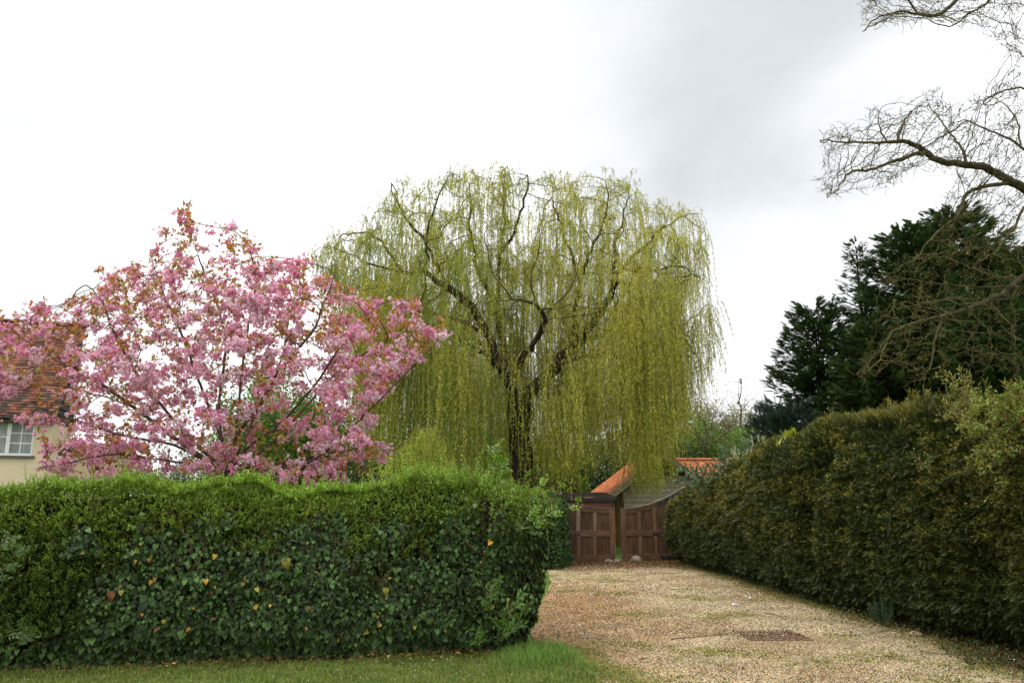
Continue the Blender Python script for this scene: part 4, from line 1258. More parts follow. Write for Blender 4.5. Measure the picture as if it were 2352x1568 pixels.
# thin stems as crossed ribbons
stm = MB()
wv = np.array((.007, 0, 0)); wv2 = np.array((0, .007, 0))
for off in (wv, wv2):
    VV = np.concatenate([S - off * (1 - .7 * t), S + off * (1 - .7 * t)], 1).reshape(-1, 3)
    i0 = (np.arange(n) * 2 * K)[:, None] + np.arange(K - 1)[None]
    FF = np.stack([i0, i0 + 1, i0 + K + 1, i0 + K], -1).reshape(-1, 4)
    stm.add(VV, FF, (.30, .25, .05))
part(stm, 'strands', m_willow, willow)
per = 19.0
cnt = np.maximum(4, (length * per * rng.uniform(.8, 1.2, n)).astype(int))
b = np.repeat(np.arange(n), cnt); m = len(b)
tt = rng.random(m) ** .9 * (K - 1 - 1e-4); i0 = tt.astype(int); fr = (tt - i0)[:, None]
lp = S[b, i0] * (1 - fr) + S[b, i0 + 1] * fr
tg = S[b, i0 + 1] - S[b, i0]; tg /= np.linalg.norm(tg, axis=1)[:, None] + 1e-9
side = rng.normal(size=(m, 3)); side[:, 2] *= .2
d = tg * .9 + side * .55
s = rng.uniform(.075, .14, m)
tone = np.clip(.5 + .4 * nW(bp) + .28 * rng.normal(size=len(pos))[base] + .12 * rng.normal(size=n) + .35 * smooth(bp[:, 0], -2, 5), 0, 1)
c = mixc(np.array((.20, .32, .05)), np.array((.55, .54, .10)), tone)[b] * (1 + rng.normal(size=(m, 1)) * .16)
up_ = rng.normal(size=(m, 3))
WLEAF = (np.array([(0, 0, 0), (-.5, .4, .06), (0, 1, -.05), (.5, .4, .06)]), np.array([(0, 2, 1), (0, 3, 2)]))
part(MB().scatter(WLEAF[0], WLEAF[1], lp, d, up_, np.stack([s * .24, s, s], 1), np.clip(c, .01, .7)), 'leaves', m_willow, willow)
print('willow strands', n, 'leaves', m)

# lighter young weeping growth low in front of the willow
ws = thing('weeping_shrub', tuple(np.array((P(960, 1100, 26)[0], 26, 0))), 'low lime green weeping bush arching under the willow curtain left of its trunk', 'shrub')
lf, wd = MB(), MB()
WB = 26.0
arcs = [[(985, 1150), (1000, 1040), (1002, 985), (985, 978), (950, 1000), (910, 1040)], [(985, 1150), (995, 1050), (985, 990), (960, 985), (930, 1020), (890, 1060)], [(985, 1150), (990, 1060), (970, 1010), (930, 1030), (880, 1050), (840, 1080)],
        [(985, 1150), (1000, 1060), (1005, 1000), (1012, 1010), (1020, 1060)], [(985, 1150), (960, 1080), (930, 1050), (880, 1075)], [(985, 1150), (1010, 1080), (1030, 1060), (1050, 1090)], [(985, 1150), (990, 1080), (960, 1040), (940, 1060), (925, 1100)]]
for a in arcs:
    for q in range(3):
        dy = rng.uniform(-.7, .7)
        pts = PP(a, [WB + dy * i / len(a) for i in range(len(a))]); pts[1:] += rng.normal(size=(len(a) - 1, 3)) * .07
        qq = np.linspace(0, len(a) - 1, 22); pts = np.stack([np.interp(qq, np.arange(len(a)), pts[:, k]) for k in range(3)], 1)
        pts[0, 2] = 0
        wd.tube(pts, np.linspace(.012, .003, 22), 3, (.28, .22, .06), cap=False)
        st = pts[6:][rng.integers(0, 16, 17)]
        for p0 in st:
            l = rng.uniform(.25, .85); kx = int(l / .04)
            z = rng.random(kx) * l
            pp_ = p0 + np.column_stack([rng.normal(size=(kx, 2)) * .03, -z])
            d = jitter_dirs(np.tile((0, -.1, -1.), (kx, 1)), .45, rng); s = rng.uniform(.06, .11, kx)
            lf.scatter(WLEAF[0], WLEAF[1], pp_, d, rng.normal(size=(kx, 3)), np.stack([s * .24, s, s], 1), vary((.42, .50, .075), kx, .15, rng))
part(lf, 'leaves', m_willow, ws); part(wd, 'stems', m_bark, ws)

# ---------------------------------------------------------------- the bare tree whose boughs reach in from the right
rng = np.random.default_rng(81)
BY = 11.0
bbase = np.array((9.3, 11.4, 0.0))
bare = thing('bare_tree', tuple(bbase), 'leafless tree with crooked lichen covered boughs reaching in from the right edge', 'tree')
sk = Skeleton(.085, rng)
sk.limb([bbase, (9.25, 11.4, 1.5), (9.1, 11.3, 3.0), (9.05, 11.3, 4.2), (9.1, 11.3, 6.0), (9.0, 11.4, 8.0), (9.0, 11.2, 10.2)], .05)
J = {k: np.array(v) for k, v in {'low': (9.1, 11.3, 3.2), 'mid': (9.05, 11.3, 4.2), 'up': (9.1, 11.3, 6.4), 'top': (9.0, 11.3, 9.0)}.items()}
bl = [
    ('low', [(2440, 600), (2352, 632), (2301, 679), (2242, 702), (2184, 722), (2145, 729), (2090, 745), (2051, 757), (2020, 800), (1990, 840)], 0, -.8),
    (None, [(2184, 722), (2148, 780), (2141, 827), (2129, 862), (2110, 875)], -.5, -.7),
    (None, [(2051, 757), (2035, 790), (2027, 819), (2000, 850), (1975, 865)], -.8, -1.0),
    ('mid', [(2500, 560), (2440, 480), (2352, 434), (2306, 406), (2266, 385), (2219, 378), (2169, 374), (2131, 353), (2109, 336), (2072, 322), (2041, 327), (2009, 328), (1960, 327), (1925, 327), (1900, 320)], 0, -.4),
    (None, [(2131, 353), (2106, 353), (2056, 369), (2009, 386), (1975, 393), (1947, 395), (1935, 415), (1928, 431), (1900, 455)], -.3, -.9),
    (None, [(2072, 322), (2068, 300), (2080, 275), (2095, 255)], -.3, .3),
    (None, [(2041, 327), (2020, 300), (2015, 270), (2025, 245)], -.3, -.6),
    (None, [(2219, 378), (2215, 350), (2195, 320), (2175, 295), (2150, 265), (2140, 250)], 0, .8),
    (None, [(2325, 419), (2275, 425), (2228, 438), (2215, 452), (2209, 478), (2199, 495), (2176, 518), (2137, 546), (2113, 589), (2066, 614)], -.1, -.9),
    ('mid', [(2480, 520), (2420, 470), (2352, 468), (2340, 507), (2310, 545), (2293, 573), (2250, 600)], -.3, -.6),
    ('mid', [(2500, 540), (2440, 420), (2352, 341), (2300, 310), (2250, 290), (2210, 270), (2180, 290)], .2, .7),
    ('mid', [(2500, 500), (2440, 330), (2352, 200), (2310, 205), (2290, 215), (2260, 230)], .4, .3),
    (None, [(2352, 341), (2340, 280), (2310, 240), (2280, 225)], .3, 1.0),
    ('low', [(2440, 640), (2352, 660), (2260, 660), (2199, 655), (2140, 650), (2080, 640)], .3, .6),
    (None, [(2352, 632), (2300, 640), (2240, 620), (2180, 590), (2140, 590)], .2, .8),
    (None, [(2242, 702), (2200, 680), (2150, 690), (2100, 700), (2060, 690)], -.4, -1.0),
    ('top', [(2440, -150), (2300, -60), (2230, -30), (2197, 0), (2170, 28), (2144, 41), (2109, 33), (2081, 25), (2050, 30), (2019, 39), (1997, 52), (1985, 70)], 0, -.5),
    (None, [(2109, 33), (2095, 5), (2070, -10), (2040, -8), (2000, -5)], -.3, -.7),
    ('top', [(2440, -120), (2340, -50), (2269, 0), (2250, 22), (2225, 25), (2205, 50), (2180, 62)], .2, .5),
    ('up', [(2440, 60), (2380, 40), (2352, 20), (2330, 0), (2310, 30), (2290, 60)], 0, .3),
    ('up', [(2440, 180), (2370, 150), (2330, 110), (2310, 130)], 0, .3),
]
for j, pts, d0, d1 in bl:
    n = len(pts); w = PP(pts, [BY + d0 + (d1 - d0) * i / (n - 1) for i in range(n)])
    if j:
        w = np.vstack([[J[j]], w])
    sk.limb(w, .10)
regs = [([(1965, 0), (1990, -20), (2352, -40), (2352, 150), (2310, 130), (2285, 100), (2250, 60), (2200, 62), (2150, 60), (2100, 60), (2050, 55), (2000, 75), (1975, 60), (1985, 25)], 700),
        ([(1882, 335), (1900, 300), (1905, 285), (1940, 290), (1975, 285), (1995, 250), (2010, 240), (2040, 250), (2060, 265), (2090, 250), (2115, 260), (2105, 245), (2125, 210), (2150, 180), (2165, 215), (2160, 250), (2200, 235), (2245, 225), (2275, 180), (2300, 185), (2352, 150), (2352, 560), (2290, 570), (2250, 590), (2180, 580), (2155, 540), (2150, 490), (2160, 450), (2200, 430), (2180, 400), (2100, 395), (2060, 420), (2000, 445), (2010, 415), (1960, 410), (1930, 440), (1895, 465), (1880, 420), (1890, 390)], 2100),
        ([(1960, 870), (1985, 800), (1990, 740), (2060, 690), (2000, 640), (2020, 610), (2080, 590), (2150, 560), (2200, 560), (2352, 540), (2352, 870), (2290, 860), (2240, 850), (2190, 830), (2150, 870), (2090, 865), (2050, 840), (1990, 880)], 800)]
att = []
for poly, n in regs:
    q = poly_sample(poly, n, rng)
    dy = rng.uniform(-1.3, 1.3, n) if n > 600 else rng.uniform(-.7, .8, n)
    att.append(np.array([P(x, y, BY - .2 + d) for (x, y), d in zip(q, dy)]))
att = np.vstack(att)
sk.grow(att, .75, .11, iters=90, wob=.26, maxn=14000, inertia=.4)
sk.finish(.0028, .105)
wd = MB()
sk.wood(wd, (.100, .090, .030), (.058, .050, .029), .04)
part(wd, 'boughs', m_lichen, bare); wd2 = MB()
# short forked spurs on every twig
tp0 = np.where(sk.tips <= 2)[0]; tp0 = tp0[sk.parent[tp0] >= 0]
for i in tp0:
    ax_ = sk.pos[i] - sk.pos[sk.parent[i]]; ax_ /= np.linalg.norm(ax_)
    for _ in range(rng.integers(0, 3)):
        d_ = ax_ * .8 + rng.normal(size=3) * .55; d_ /= np.linalg.norm(d_); l_ = rng.uniform(.04, .15)
        m_ = sk.pos[i] + d_ * l_ * .55; e_ = m_ + (d_ + rng.normal(size=3) * .5) * l_ * .5
        wd2.tube([sk.pos[i], m_, e_], (.0034, .003, .0022), 3, (.100, .088, .03), cap=False)
part(wd2, 'twigs', m_lichen, bare)
# buds on the twig tips
tp = np.where(sk.tips <= 1)[0]; tp = tp[rng.random(len(tp)) < .6]
ax = sk.pos[tp] - sk.pos[sk.parent[tp]]
b2 = np.repeat(np.arange(len(tp)), 2)
part(MB().scatter(LEAF2[0], LEAF2[1], sk.pos[tp][b2] + rng.normal(size=(len(b2), 3)) * .012, jitter_dirs(ax[b2] / .085, .7, rng), rng.normal(size=(len(b2), 3)), np.array((.011, .030, .02)), vary((.14, .11, .04), len(b2), .25, rng)), 'buds', m_leaf, bare)
print('bare nodes', len(sk.p))
# ---------------------------------------------------------------- conifers behind the yew hedge
rng = np.random.default_rng(91)
CSP = sprig(5, .50, .17, 46, stem=.05, drop=.10)


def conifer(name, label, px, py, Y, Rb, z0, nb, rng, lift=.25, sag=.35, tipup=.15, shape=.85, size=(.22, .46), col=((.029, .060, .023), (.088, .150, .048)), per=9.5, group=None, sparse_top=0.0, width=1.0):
    top = P(px, py, Y); base = np.array((top[0], Y, 0.0)); H = top[2]
    t = thing(name, tuple(base), label, 'tree', group)
    wd, lf = MB(), MB()
    zz = np.linspace(0, H, 24)
    wd.tube(np.column_stack([base[0] + .05 * np.sin(zz), Y + .05 * np.cos(zz * .8), zz]), np.interp(zz, [0, H], [.035 * H * .5 + .06, .012]), 8, (.05, .035, .025))
    pos, dr, nr, sc = [], [], [], []
    u = (np.arange(nb) + rng.random(nb)) / nb
    u = u ** .92
    nb = int(nb * 1.35)
    u = ((np.arange(nb) + rng.random(nb)) / nb) ** .92
    for i in range(nb):
        h = z0 + (H - z0) * u[i]
        Lb = Rb * (1 - u[i]) ** shape * rng.uniform(.70, 1.08) + .22 + .16 * rng.random()
        az = i * 2.39996 + rng.normal() * .4
        o = np.array((math.cos(az), math.sin(az), 0))
        tt = np.linspace(0, 1, 7)
        lf_ = lift + .55 * u[i] + rng.normal() * .07
        z = h + Lb * (lf_ * tt - sag * tt ** 2 + tipup * tt ** 4)
        side = np.array((-o[1], o[0], 0)) * rng.normal() * .12
        br = np.array((base[0], Y, 0)) + o * (Lb * tt)[:, None] + side * (Lb * tt ** 2)[:, None]; br[:, 2] = z
        wd.tube(br, np.linspace(.012 + .010 * Lb, .005, 7), 3, (.05, .035, .022), cap=False)
        m = int(Lb * per * 2.9 * (1 - sparse_top * u[i])) + 5
        q = rng.random(m) ** .7; q[:3] = (1.0, .97, .93)
        lat = rng.normal(size=m) * .16 * Lb * (1.15 - q) * width
        p = np.stack([np.interp(q, tt, br[:, k]) for k in range(3)], 1) + np.array((-o[1], o[0], 0)) * lat[:, None] + rng.normal(size=(m, 3)) * np.array((.04, .04, .07))
        p[:, 2] -= np.abs(lat) * .25
        tan = br[-1] - br[-3]; tan /= np.linalg.norm(tan)
        dd = o * 1.0 + np.array((-o[1], o[0], 0)) * (np.sign(lat) * np.minimum(np.abs(lat) * 2.2, 1.2))[:, None] + np.array((0, 0, 1)) * (tan[2] * 1.0 * q)[:, None] + rng.normal(size=(m, 3)) * .22
        pos.append(p); dr.append(dd); nr.append(np.tile((0, 0, 1.), (m, 1)) + rng.normal(size=(m, 3)) * .3)
        sc.append(rng.uniform(*size, m) * (.65 + .35 * (1 - u[i])) )
    # leader
    m = 30; q = rng.random(m)
    p = np.column_stack([np.full(m, base[0]), np.full(m, Y), H - q * H * .14]); a = rng.uniform(0, 6.28, m)
    pos.append(p); dr.append(np.column_stack([np.cos(a) * .7, np.sin(a) * .7, np.full(m, .6)])); nr.append(np.tile((0, 0, 1.), (m, 1))); sc.append(rng.uniform(size[0] * .5, size[0], m) * (.4 + q))
    pos, dr, nr, sc = np.vstack(pos), np.vstack(dr), np.vstack(nr), np.concatenate(sc)
    n = len(pos)
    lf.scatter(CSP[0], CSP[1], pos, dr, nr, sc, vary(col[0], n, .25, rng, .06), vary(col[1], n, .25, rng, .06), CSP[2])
    part(wd, 'trunk', m_bark, t); part(lf, 'crown', m_conifer, t)
    return t


gc = 'conifers behind the yew hedge'
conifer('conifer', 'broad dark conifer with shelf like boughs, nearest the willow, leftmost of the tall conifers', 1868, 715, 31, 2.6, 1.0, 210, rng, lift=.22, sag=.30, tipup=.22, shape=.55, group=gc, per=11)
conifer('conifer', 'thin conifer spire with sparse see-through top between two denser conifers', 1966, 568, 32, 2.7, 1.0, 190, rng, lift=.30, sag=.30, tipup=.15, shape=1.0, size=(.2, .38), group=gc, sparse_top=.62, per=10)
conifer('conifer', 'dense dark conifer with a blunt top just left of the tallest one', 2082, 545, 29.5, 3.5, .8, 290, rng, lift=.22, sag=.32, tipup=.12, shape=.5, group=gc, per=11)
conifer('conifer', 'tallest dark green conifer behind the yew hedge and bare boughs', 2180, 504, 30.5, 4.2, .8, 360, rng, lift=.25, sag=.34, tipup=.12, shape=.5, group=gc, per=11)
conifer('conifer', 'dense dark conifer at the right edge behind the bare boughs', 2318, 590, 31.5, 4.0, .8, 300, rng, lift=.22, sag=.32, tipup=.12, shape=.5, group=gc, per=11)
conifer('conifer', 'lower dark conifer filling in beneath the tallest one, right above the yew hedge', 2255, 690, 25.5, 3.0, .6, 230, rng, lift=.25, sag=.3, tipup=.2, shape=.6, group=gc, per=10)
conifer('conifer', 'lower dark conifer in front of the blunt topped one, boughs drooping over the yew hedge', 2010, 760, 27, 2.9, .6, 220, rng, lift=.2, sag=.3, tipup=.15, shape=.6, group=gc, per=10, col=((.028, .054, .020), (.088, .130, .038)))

# rounded pine at the left foot of the conifers
pb = P(1790, 918, 29); pbase = np.array((pb[0], 29, 0))
pine = thing('pine_tree', tuple(pbase), 'small bushy blue black pine left of the tall conifers above the hedge', 'tree')
lf, wd = MB(), MB()
wd.tube([(pb[0], 29, 0), (pb[0] + .1, 29, 2), (pb[0] + .05, 29, pb[2] - .3)], (.13, .1, .04), 7, (.05, .035, .025))
NEED = sprig(9, .55, .05, 38, stem=.02, drop=0)
n = 2600
a = rng.normal(size=(n, 3)); a /= np.linalg.norm(a, axis=1)[:, None]
rr = rng.random(n) ** .4
npz = Noise(95, .5)
cen = np.array((pb[0] + .15, 29, pb[2] - 1.55))
p = cen + a * rr[:, None] * np.array((1.45, 1.3, 1.55)) * (1 + .22 * npz(a * 1.5 + cen))[:, None]
lf.scatter(NEED[0], NEED[1], p, jitter_dirs(a + np.array((0, 0, .35)), .35, rng), rng.normal(size=(n, 3)), rng.uniform(.18, .32, n), vary((.010, .022, .014), n, .3, rng), vary((.030, .055, .032), n, .3, rng), NEED[2])
for i in range(40):
    k = rng.integers(n); wd.tube([(pb[0], 29, cen[2] - .8 + rng.random()), (cen + p[k]) / 2, p[k]], (.03, .02, .008), 3, (.05, .035, .025), cap=False)
part(wd, 'trunk', m_bark, pine); part(lf, 'crown', m_conifer, pine)

# ---------------------------------------------------------------- shrubs poking over and out of the yew hedge
rng = np.random.default_rng(101)
LY = 21.5
def leafy(mb, wd, cen, rad, n, leaf, c, rng, wid=.36, upb=.5, mat=None):
    a = rng.normal(size=(n, 3)); a /= np.linalg.norm(a, axis=1)[:, None]
    p = cen + a * (rng.random(n) ** .35)[:, None] * rad
    d = jitter_dirs(a * .7 + UP * upb, .4, rng); s = leaf * rng.uniform(.7, 1.2, n)
    mb.scatter(LEAF[0], LEAF[1], p, d, jitter_dirs(a + UP * .6, .4, rng), np.stack([s * wid, s, s], 1), vary(c, n, .25, rng, .07))
lb = P(1700, 1060, LY); lbase = np.array((lb[0] + .3, LY, 0))
lau = thing('cherry_laurel', tuple(lbase), 'cherry laurel with cream flower spikes above the far end of the yew hedge', 'shrub')
lf, wd, fw = MB(), MB(), MB()
for (x, y, r, n) in ((1690, 1045, .42, 150), (1730, 1028, .40, 120), (1660, 1070, .35, 110), (1765, 1050, .4, 130), (1640, 1095, .4, 130), (1600, 1080, .28, 60), (1580, 1095, .3, 60), (1700, 1080, .5, 160), (1620, 1110, .4, 120)):
    cpt = P(x, y, LY + rng.uniform(-.25, .25)); leafy(lf, wd, cpt, np.array((r, r, r * .8)), n, .15, (.085, .14, .055), rng)
    wd.tube([lbase, (lbase + cpt) / 2 + rng.normal(size=3) * .1, cpt], (.03, .02, .01), 4, (.08, .07, .05), cap=False)
for i in range(30):
    x = rng.uniform(1645, 1755); y = np.interp(x, [1640, 1700, 1760], [1085, 1035, 1020]) + rng.uniform(-12, 30)
    o = P(x, y, LY - .35 + rng.uniform(-.1, .2)); m = 60
    q = rng.random(m); a = rng.uniform(0, 6.28, m)
    hgt = rng.uniform(.14, .22)
    ax = np.array((rng.normal() * .25, rng.normal() * .2, 1)); 
    fw.scatter(LEAF2[0], LEAF2[1], o + ax * (q * hgt)[:, None], np.column_stack([np.cos(a), np.sin(a), np.full(m, .5)]), rng.normal(size=(m, 3)), np.array((.018, .03, .02)), vary((.50, .47, .30), m, .15, rng))
part(lf, 'leaves', m_gloss, lau); part(wd, 'stems', m_bark, lau); part(fw, 'flower_spikes', m_leaf, lau)

sp = P(1812, 1010, 16.2); sbase = np.array((sp[0] + .3, 16.2, 0))
spr = thing('laurel_sprout', tuple(sbase), 'lime yellow laurel shoot with paddle shaped leaves sticking out of the yew hedge top', 'shrub')
lf, wd = MB(), MB()
for (x, y) in ((1812, 1000), (1822, 995), (1803, 1006), (1818, 1012), (1830, 1010), (1790, 1020)):
    e = P(x, y, 16.2); b0 = P(1812, 1040, 16.25)
    wd.tube([sbase, (sbase + b0) / 2 + (.05, 0, 0), b0, e], (.012, .01, .008, .004), 4, (.2, .22, .06), cap=False)
    n = 8; a = rng.uniform(0, 6.28, n)
    d = np.column_stack([np.cos(a) * .5, np.sin(a) * .5, np.full(n, .9)]); s = rng.uniform(.10, .15, n)
    lf.scatter(LEAF[0], LEAF[1], e + rng.normal(size=(n, 3)) * .03, d, np.column_stack([-np.cos(a), -np.sin(a), np.full(n, .6)]), np.stack([s * .42, s, s], 1), vary((.36, .40, .05), n, .12, rng))
part(lf, 'leaves', m_leaf, spr); part(wd, 'stems', m_bark, spr)


def loose_shrub(name, label, base, tips_, nl, leaf, c, rng, group):
    t = thing(name, tuple(base), label, 'shrub', group)
    lf, wd = MB(), MB()
    for e in tips_:
        mid = base * .45 + e * .55 + rng.normal(size=3) * .1; mid[0] = max(mid[0], e[0] + .02)
        q = np.linspace(0, 1, 9)[:, None]
        line = base * (1 - q) ** 2 + 2 * mid * q * (1 - q) + e * q ** 2
        wd.tube(line, np.linspace(.012, .003, 9), 4, (.14, .10, .05), cap=False)
        # side twigs with clusters of small leaves
        for k in range(7):
            o = line[int(rng.integers(5, 9))]
            tw_ = o + rng.normal(size=3) * np.array((.10, .16, .12)) + np.array((-.05, 0, .03))
            wd.tube([o, tw_], (.004, .002), 3, (.16, .11, .05), cap=False)
            m = nl; f = rng.random(m)[:, None]
            p = o * (1 - f) + tw_ * f + rng.normal(size=(m, 3)) * .018
            d = jitter_dirs(np.tile((tw_ - o) / (np.linalg.norm(tw_ - o) + 1e-6), (m, 1)) * .6 + UP * .3, .7, rng)
            s = leaf * rng.uniform(.6, 1.2, m)
            cc = vary(c, m, .2, rng, .06); kk = rng.random(m) < .10; cc[kk] = np.array((.30, .13, .05)) * rng.uniform(.8, 1.2, (kk.sum(), 1))
            lf.scatter(LEAF2[0], LEAF2[1], p, d, jitter_dirs(np.tile((-.4, -.3, 1.), (m, 1)), .5, rng), np.stack([s * .42, s, s], 1), cc)
    part(lf, 'leaves', m_leaf, t); part(wd, 'stems', m_bark, t)
    return t


gs = 'pale shrubs growing through the yew hedge'
def at(x, y, Y):
    return P(x, y, Y)
pc_ = (.21, .255, .042)
tipsA = [at(x, y, 8.55 + rng.uniform(-.3, .3)) for x, y in ((2230, 965), (2260, 930), (2300, 915), (2330, 925), (2345, 960), (2300, 960), (2260, 990), (2320, 995), (2350, 1000), (2280, 1010), (2240, 1000), (2340, 900), (2310, 940), (2275, 950), (2345, 985), (2290, 980), (2325, 960))]
loose_shrub('firethorn', 'yellow green leafy shrub arching over the yew hedge top at the right edge', np.array((6.3, 8.7, 0.)), tipsA, 42, .055, pc_, rng, gs)
tipsB = [at(x, y, 9.4 + rng.uniform(-.25, .25)) for x, y in ((2180, 850), (2195, 870), (2205, 895), (2220, 915), (2185, 895), (2215, 880), (2230, 935), (2200, 920), (2195, 945))]
loose_shrub('firethorn', 'tall thin yellow green shrub rising through the yew hedge top, tips reddish', np.array((6.3, 9.6, 0.)), tipsB, 30, .05, (.22, .225, .042), rng, gs)
tipsC = [at(x, y, 9.25 + rng.uniform(-.1, .1)) for x, y in ((2225, 1090), (2250, 1085), (2262, 1100), (2240, 1110), (2235, 1080))]
loose_shrub('firethorn', 'small bright green spray sticking out of the middle of the yew hedge face', np.array((6.0, 9.5, 0.)), tipsC, 14, .045, (.18, .29, .055), rng, gs)
tipsD = [at(x, y, 9.9 + rng.uniform(-.1, .1)) for x, y in ((2120, 1040), (2145, 1050), (2170, 1046), (2200, 1042), (2215, 1050))]
loose_shrub('firethorn', 'thin pale green spray across the upper yew hedge face above the small bright one', np.array((6.0, 10.2, 0.)), tipsD, 12, .042, (.18, .25, .05), rng, gs)

# ---------------------------------------------------------------- woodland behind
rng = np.random.default_rng(111)


def wood_tree(name, H, Rc, z0, nl, leaf, c, rng, bare_share=0.0, lean=0.0, trunk=.16, bark=(.09, .07, .05), twig=(.13, .10, .07), natt=240):
    """a tree at the origin: trunk with limbs and a crown of leaf clumps"""
    t = thing(name, (0, 0, 0), 'tree', 'tree')
    sk = Skeleton(.55, rng)
    sk.limb([(0, 0, 0), (lean * .3, 0, H * .25), (lean * .75, 0, H * .45), (lean, 0, H * .6)], .06)
    a = rng.normal(size=(natt, 3)); a /= np.linalg.norm(a, axis=1)[:, None]
    nn_ = Noise(int(rng.integers(1e6)), .25)
    rad = np.array((Rc, Rc, (H - z0) / 2)); cen = np.array((lean, 0, (H + z0) / 2))
    att = cen + a * (rng.random(natt) ** .4)[:, None] * rad * (1 + .25 * nn_(a * 3))[:, None]
    sk.grow(att, 4.0, .42, iters=40, wob=.3, maxn=3500, inertia=.35)
    sk.finish(.011, trunk)
    wd = MB(); sk.wood(wd, twig, bark, .08)
    wd.build('trunk', m_bark, t)
    tw_ = np.where(sk.tips <= 3)[0]
    if nl:
        k = tw_[rng.integers(0, len(tw_), nl)]
        p = sk.pos[k] + rng.normal(size=(nl, 3)) * .33
        d = jitter_dirs(np.tile((0, 0, .2), (nl, 1)), .9, rng); s = leaf * rng.uniform(.6, 1.3, nl)
        clump = 1 + .25 * nn_(p * 1.3)[:, None]
        MB().scatter(LEAF2[0], LEAF2[1], p, d, jitter_dirs(np.tile((0, -.3, 1.), (nl, 1)), .6, rng), np.stack([s * .6, s, s], 1), np.clip(vary(c, nl, .2, rng, .06) * clump, .005, .5)).build('crown', m_leaf, t)
    return t


def put(proto, x, Y, sc, rot, label, group, first=False):
    o = proto
    if not first:
        o = proto.copy(); COL.objects.link(o)
        for c in list(proto.children):
            d = c.copy(); COL.objects.link(d); d.parent = o
    o.location = (P(x, 1000, Y)[0], Y, 0); o.rotation_euler = (0, 0, rot); o.scale = (sc, sc, sc * rng.uniform(.95, 1.05))
    tag(o, label, 'tree', group)
    return o


pr = {'green': wood_tree('woodland_tree', 9, 3.2, .6, 14000, .20, (.125, .215, .024), rng),
      'yellow': wood_tree('woodland_tree', 9.5, 3.2, 1.0, 13000, .16, (.21, .235, .04), rng),
      'dark': wood_tree('woodland_tree', 8.5, 3.3, .3, 9000, .22, (.065, .108, .02), rng),
      'bare': wood_tree('woodland_tree', 11, 3.2, 3.6, 1500, .11, (.20, .17, .06), rng, lean=-.9, trunk=.17, bark=(.14, .11, .08), natt=1500),
      'bare2': wood_tree('woodland_tree', 11, 3.2, 3.8, 1200, .10, (.18, .13, .07), rng, lean=.3, trunk=.15, bark=(.13, .10, .075), natt=1500)}
used = set()
gw = 'woodland trees beyond the willow'
HID = 'woodland tree half hidden behind the hanging willow strands'
spec = []
for x, Y, k, sc in ((850, 58, 'dark', .9), (905, 62, 'green', .95), (960, 56, 'dark', .85), (1015, 60, 'green', .8), (1070, 55, 'dark', .9), (1125, 60, 'yellow', .85), (1180, 57, 'dark', .95), (1235, 62, 'dark', .9), (1290, 57, 'green', .8), (1345, 60, 'dark', .9), (1400, 58, 'dark', .85), (1455, 62, 'green', .9), (1510, 58, 'dark', .88)):
    spec.append((k, x, Y, sc, HID, gw))
spec += [('green', 1600, 62, .98, 'bright green bushy tree behind the barn ridge under the bare woodland crowns', gw),
         ('yellow', 1560, 66, 1.1, 'yellowish budding tree behind the willow edge above the barn gable', gw),
         ('bare', 1645, 60, .98, 'leaning bare woodland tree with a forked trunk beside the willow edge', gw),
         ('bare2', 1700, 64, 1.00, 'upright bare woodland tree with a slender trunk left of the dark pine', gw),
         ('yellow', 1745, 68, 1.05, 'thin yellowish budding tree just left of the dark pine', gw),
         ('dark', 1655, 57, .58, 'dark green woodland bush low behind the barn roof', gw),
         ('green', 1720, 58, .85, 'bright green woodland bush beside the pine above the laurel', gw),
         ('yellow', 1690, 66, 1.08, 'yellowish green tree between the two bare woodland trunks', gw),
         ('yellow', 1625, 68, 1.1, 'yellowish green tree behind the leaning bare woodland trunk', gw),
         ('dark', 400, 46, .5, 'lowest dark green tree behind the blossom, nearest the cottage', 'green trees behind the blossom'),
         ('bare2', 1600, 70, 1.05, 'bare twiggy tree far behind the willow right edge', gw),
         ('bare', 1745, 72, 1.05, 'bare twiggy crown far behind, nearest the pine', gw),
         ('green', 640, 34, .86, 'fresh green tree seen through the middle of the pink blossom', 'green trees behind the blossom'),
         ('green', 700, 37, .72, 'fresh green tree seen through the blossom, right of the taller one', 'green trees behind the blossom'),
         ('dark', 760, 44, .85, 'darker green tree behind the lower right of the blossom', 'green trees behind the blossom'),
         ('dark', 590, 40, .8, 'darker green tree low behind the blossom trunk', 'green trees behind the blossom'),
         ('dark', 480, 46, .62, 'low dark green tree behind the blossom trunk, left of it', 'green trees behind the blossom')]
for k, x, Y, sc, lab, grp in spec:
    put(pr[k], x, Y, sc, rng.uniform(-.5, .5) if k.startswith('bare') else rng.uniform(0, 6.28), lab, grp, first=k not in used); used.add(k)
# the wood's dark understorey
um = MB()
n = 16000
x = rng.uniform(-22, 24, n); y = 63 + rng.normal(size=n) * 3; z = rng.random(n) ** .8 * (3.6 + 1.2 * np.sin(x * .5) + .9 * np.sin(x * 1.3 + 1))
s = rng.uniform(.25, .5, n)
um.scatter(LEAF2[0], LEAF2[1], np.column_stack([x, y, z]), jitter_dirs(np.tile((0, 0, .3), (n, 1)), .8, rng), jitter_dirs(np.tile((0, -.5, .8), (n, 1)), .6, rng), np.stack([s * .6, s, s], 1), vary((.045, .072, .017), n, .3, rng, .08))
tag(um.build('undergrowth', m_leaf), kind='stuff')
